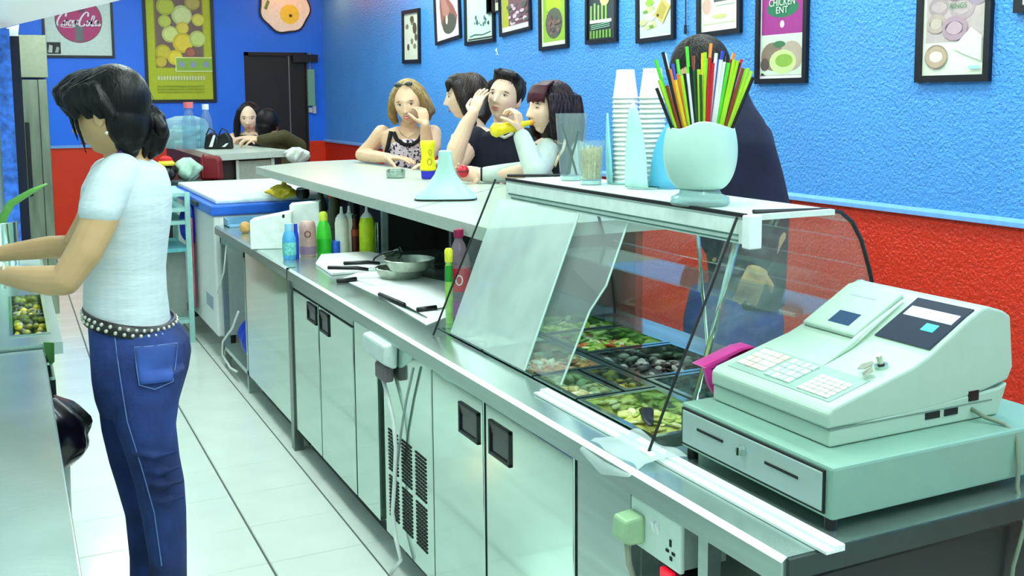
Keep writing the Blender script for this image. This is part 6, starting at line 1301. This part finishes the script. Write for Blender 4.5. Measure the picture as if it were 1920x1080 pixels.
part(t, 'body', MB().tube([a_.lerp(c_, f) for f in (.02, .10, .2, .30, .45, .6, .75, .9, .98)], [.011, .013, .015, .026, .030, .026, .030, .036, .022], 18), mat('drink_yellow', (236, 212, 16), .3, 0, .08), smooth=True); part(t, 'neck_ring', MB().tube([a_.lerp(c_, f) for f in (.0, .07)], [.013, .014], 14), mat('orange_neck', (240, 160, 30), .35), smooth=True)
b = at(868, 321, d=D-.1); t = thing('red_ball', 'round red object in the hand resting on the bar', 'ball', b-ZU*.03); part(t, 'ball', MB().ell(b, (.030, 0, 0), (0, .030, 0), (0, 0, .032), 20, 14), mat('cherry_red', (206, 20, 46), .25), smooth=True); part(t, 'collar', MB().lathe(b-ZU*.005, [(.0305, 0), (.031, .008), (.029, .012)], 18), mat('dark_red_collar', (130, 12, 26), .3), smooth=True)

# ---------------------------------------------------------------- tall person behind the straws
t = thing('person', 'tall person in dark navy bent behind the straw holder, head lowered', 'person', (2.15, 2.75, 0), 'customers')
D = 3.5
hd = Head(at(1312, 150, d=D), -FWH*.9-RTH*.55-ZU*.55, ZU*1, 1.10)
m_ = MB(); hd.add(m_); chain(m_, [(hd.P(0, -.04, -.05), .062), (at(1350, 232, d=D+.06), .07)])
loft(m_, [S(225, 1310, 1400, D+.06, .09), S(260, 1300, 1425, D+.08, .10), S(330, 1310, 1430, D+.1, .10), S(450, 1345, 1430, D+.12, .09), S(560, 1355, 1430, D+.12, .09)])
chain(m_, [(at(1412, 270, d=D+.1), .06), (at(1432, 360, d=D+.1), .052), (at(1450, 440, d=D+.05), .044), (at(1420, 505, d=D-.02), .034)]); hand(m_, at(1420, 500, d=D-.02), -ZU-RTH*.3, FWH, .4, .1, 1.05, 1)
chain(m_, [(at(1300, 280, d=D+.1), .06), (at(1310, 370, d=D+.14), .05), (at(1330, 440, d=D+.12), .044), (at(1350, 480, d=D+.08), .034)]); hand(m_, at(1350, 478, d=D+.08), -ZU*.4+RTH, FWH, .4, .1, 1.05, 1)
bodypart(t, 'body', m_, SKIN_TAN, .006, 3); hd.face_parts(t, mat('brow_dark', (30, 24, 22), .7), lid=.6)
m_ = MB(); loft(m_, [S(165, 1345, 1398, D+.08, .06), S(195, 1330, 1410, D+.09, .10), S(225, 1310, 1430, D+.09, .13), S(265, 1285, 1448, D+.1, .165), S(320, 1275, 1464, D+.12, .17), S(380, 1290, 1478, D+.12, .165), S(470, 1325, 1474, D+.13, .14), S(570, 1335, 1468, D+.13, .13)])
chain(m_, [(at(1412, 262, d=D+.1), .07), (at(1432, 350, d=D+.1), .066), (at(1440, 430, d=D+.06), .058), (at(1424, 492, d=D-.01), .045)]); chain(m_, [(at(1300, 275, d=D+.1), .07), (at(1310, 365, d=D+.14), .062), (at(1330, 430, d=D+.12), .055), (at(1346, 470, d=D+.09), .044)])
bodypart(t, 'sweater', m_, mat('navy_sweater', (20, 24, 52), .9, 0, .2, 15, .4, 60), .008, 4)
m_ = MB(); cap_hair(m_, hd, .020, .040, .090, .100, .092); strands(t, bodypart(t, 'hair', m_, hairmat('short_dark_hair', (34, 26, 20), .5), .006, 3), hd, mat('short_strand', (40, 32, 26), .5), 70, 10, None, 0)
legs(t, at(1375, 600, d=D+.13), RTH, DENIM, SHOE)

# ---------------------------------------------------------------- far woman and her companion
t = thing('person', 'dark long-haired woman resting her arms on the second bar', 'person', (2.15, 10.4, 0), 'customers')
D = 10.2
hd = Head(at(467, 221, d=D-.05), -FWH*.95+RTH*.15-ZU*.08, ZU, 1.2)
m_ = MB(); hd.add(m_); chain(m_, [(hd.P(0, -.02, -.06), .055), (at(468, 250, d=D), .06)])
loft(m_, [S(248, 455, 482, D, .07), S(256, 436, 500, D, .1), S(275, 436, 500, D, .12), S(320, 440, 498, D, .12)])
for q in (-1, 1): chain(m_, [(at(468+30*q, 258, d=D), .05), (at(468+33*q, 268, d=D-.12), .046), (at(468+14*q, 262, d=D-.3), .036), (at(468+2*q, 259, d=D-.34), .03)]); hand(m_, at(468+3*q, 259, d=D-.34), -RTH*q-FWH*.2, -ZU, .5, .1, 1.15, q)
bodypart(t, 'body', m_, SKIN_PALE, .005, 2); hd.face_parts(t, mat('brow_dark', (30, 24, 22), .7), lid=.8)
m_ = MB(); loft(m_, [S(252, 448, 488, D, .1), S(260, 434, 502, D, .13), S(285, 434, 502, D, .135), S(330, 438, 500, D, .135)]); bodypart(t, 'black_top', m_, DARKCL, .008, 3)
m_ = MB(); cap_hair(m_, hd, .022, .034, .090, .096, .098)
for sx in (-1, 1):
    for q in range(3): lock(m_, hd, [(sx*.07, .03-.03*q, .06), (sx*.094, .03-.03*q, -.02), (sx*.10, .03-.03*q, -.10), (sx*.095, .035-.03*q, -.19)], [.024, .026, .028, .018])
strands(t, bodypart(t, 'hair', m_, hairmat('far_dark_hair', (18, 12, 16), .4), .007, 3), hd, mat('far_strand', (44, 34, 38), .35), 50, 11, None, -0.18); legs(t, at(468, 330, d=D), RTH, DARKCL, SHOE)
t = thing('person', 'dark figure in an olive jacket with an arm stretched along the second bar', 'person', (2.5, 10.0, 0), 'customers')
D = 9.45
hd = Head(at(503, 232, d=D), RTH*.35+FWH*.9, ZU, 1.12)
m_ = MB(); hd.add(m_); chain(m_, [(hd.P(0, -.02, -.06), .058), (at(512, 262, d=D), .065)])
loft(m_, [S(258, 500, 530, D, .07), S(270, 492, 548, D, .12), S(330, 494, 548, D, .13)]); hand(m_, at(484, 262, d=D-.3), -RTH-FWH*.1, -ZU, .6, .1, 1.1, 1); bodypart(t, 'body', m_, SKIN, .007, 3); hd.face_parts(t, mat('brow_dark', (30, 24, 22), .7))
m_ = MB(); loft(m_, [S(255, 502, 532, D, .08), S(266, 490, 560, D, .13), S(285, 492, 572, D, .145), S(330, 494, 572, D, .14)]); chain(m_, [(at(560, 275, d=D), .075), (at(532, 256, d=D-.18), .062), (at(490, 262, d=D-.3), .045)]); bodypart(t, 'olive_jacket', m_, mat('olive_cloth', (64, 58, 24), .85, 0, .2), .008, 3)
m_ = MB(); cap_hair(m_, hd, .010, .02, .092, .10, .108); lock(m_, hd, [(0, -.05, -.03), (0, -.06, -.1)], [.07, .05]); bodypart(t, 'hair', m_, hairmat('companion_hair', (12, 10, 12), .4), .007, 3); legs(t, at(520, 340, d=D), RTH, DARKCL, SHOE)
t = thing('crumpled_cloth', 'pale grey crumpled cloth at the end of the second bar', 'cloth', at(556, 300, d=8.6)); b = at(556, 306, d=8.4)
part(t, 'cloth', MB().grid(crumple(b, .085, .13, 51, k=.45), 26, 12), mat('grey_cloth', (196, 200, 190), .8), smooth=True)
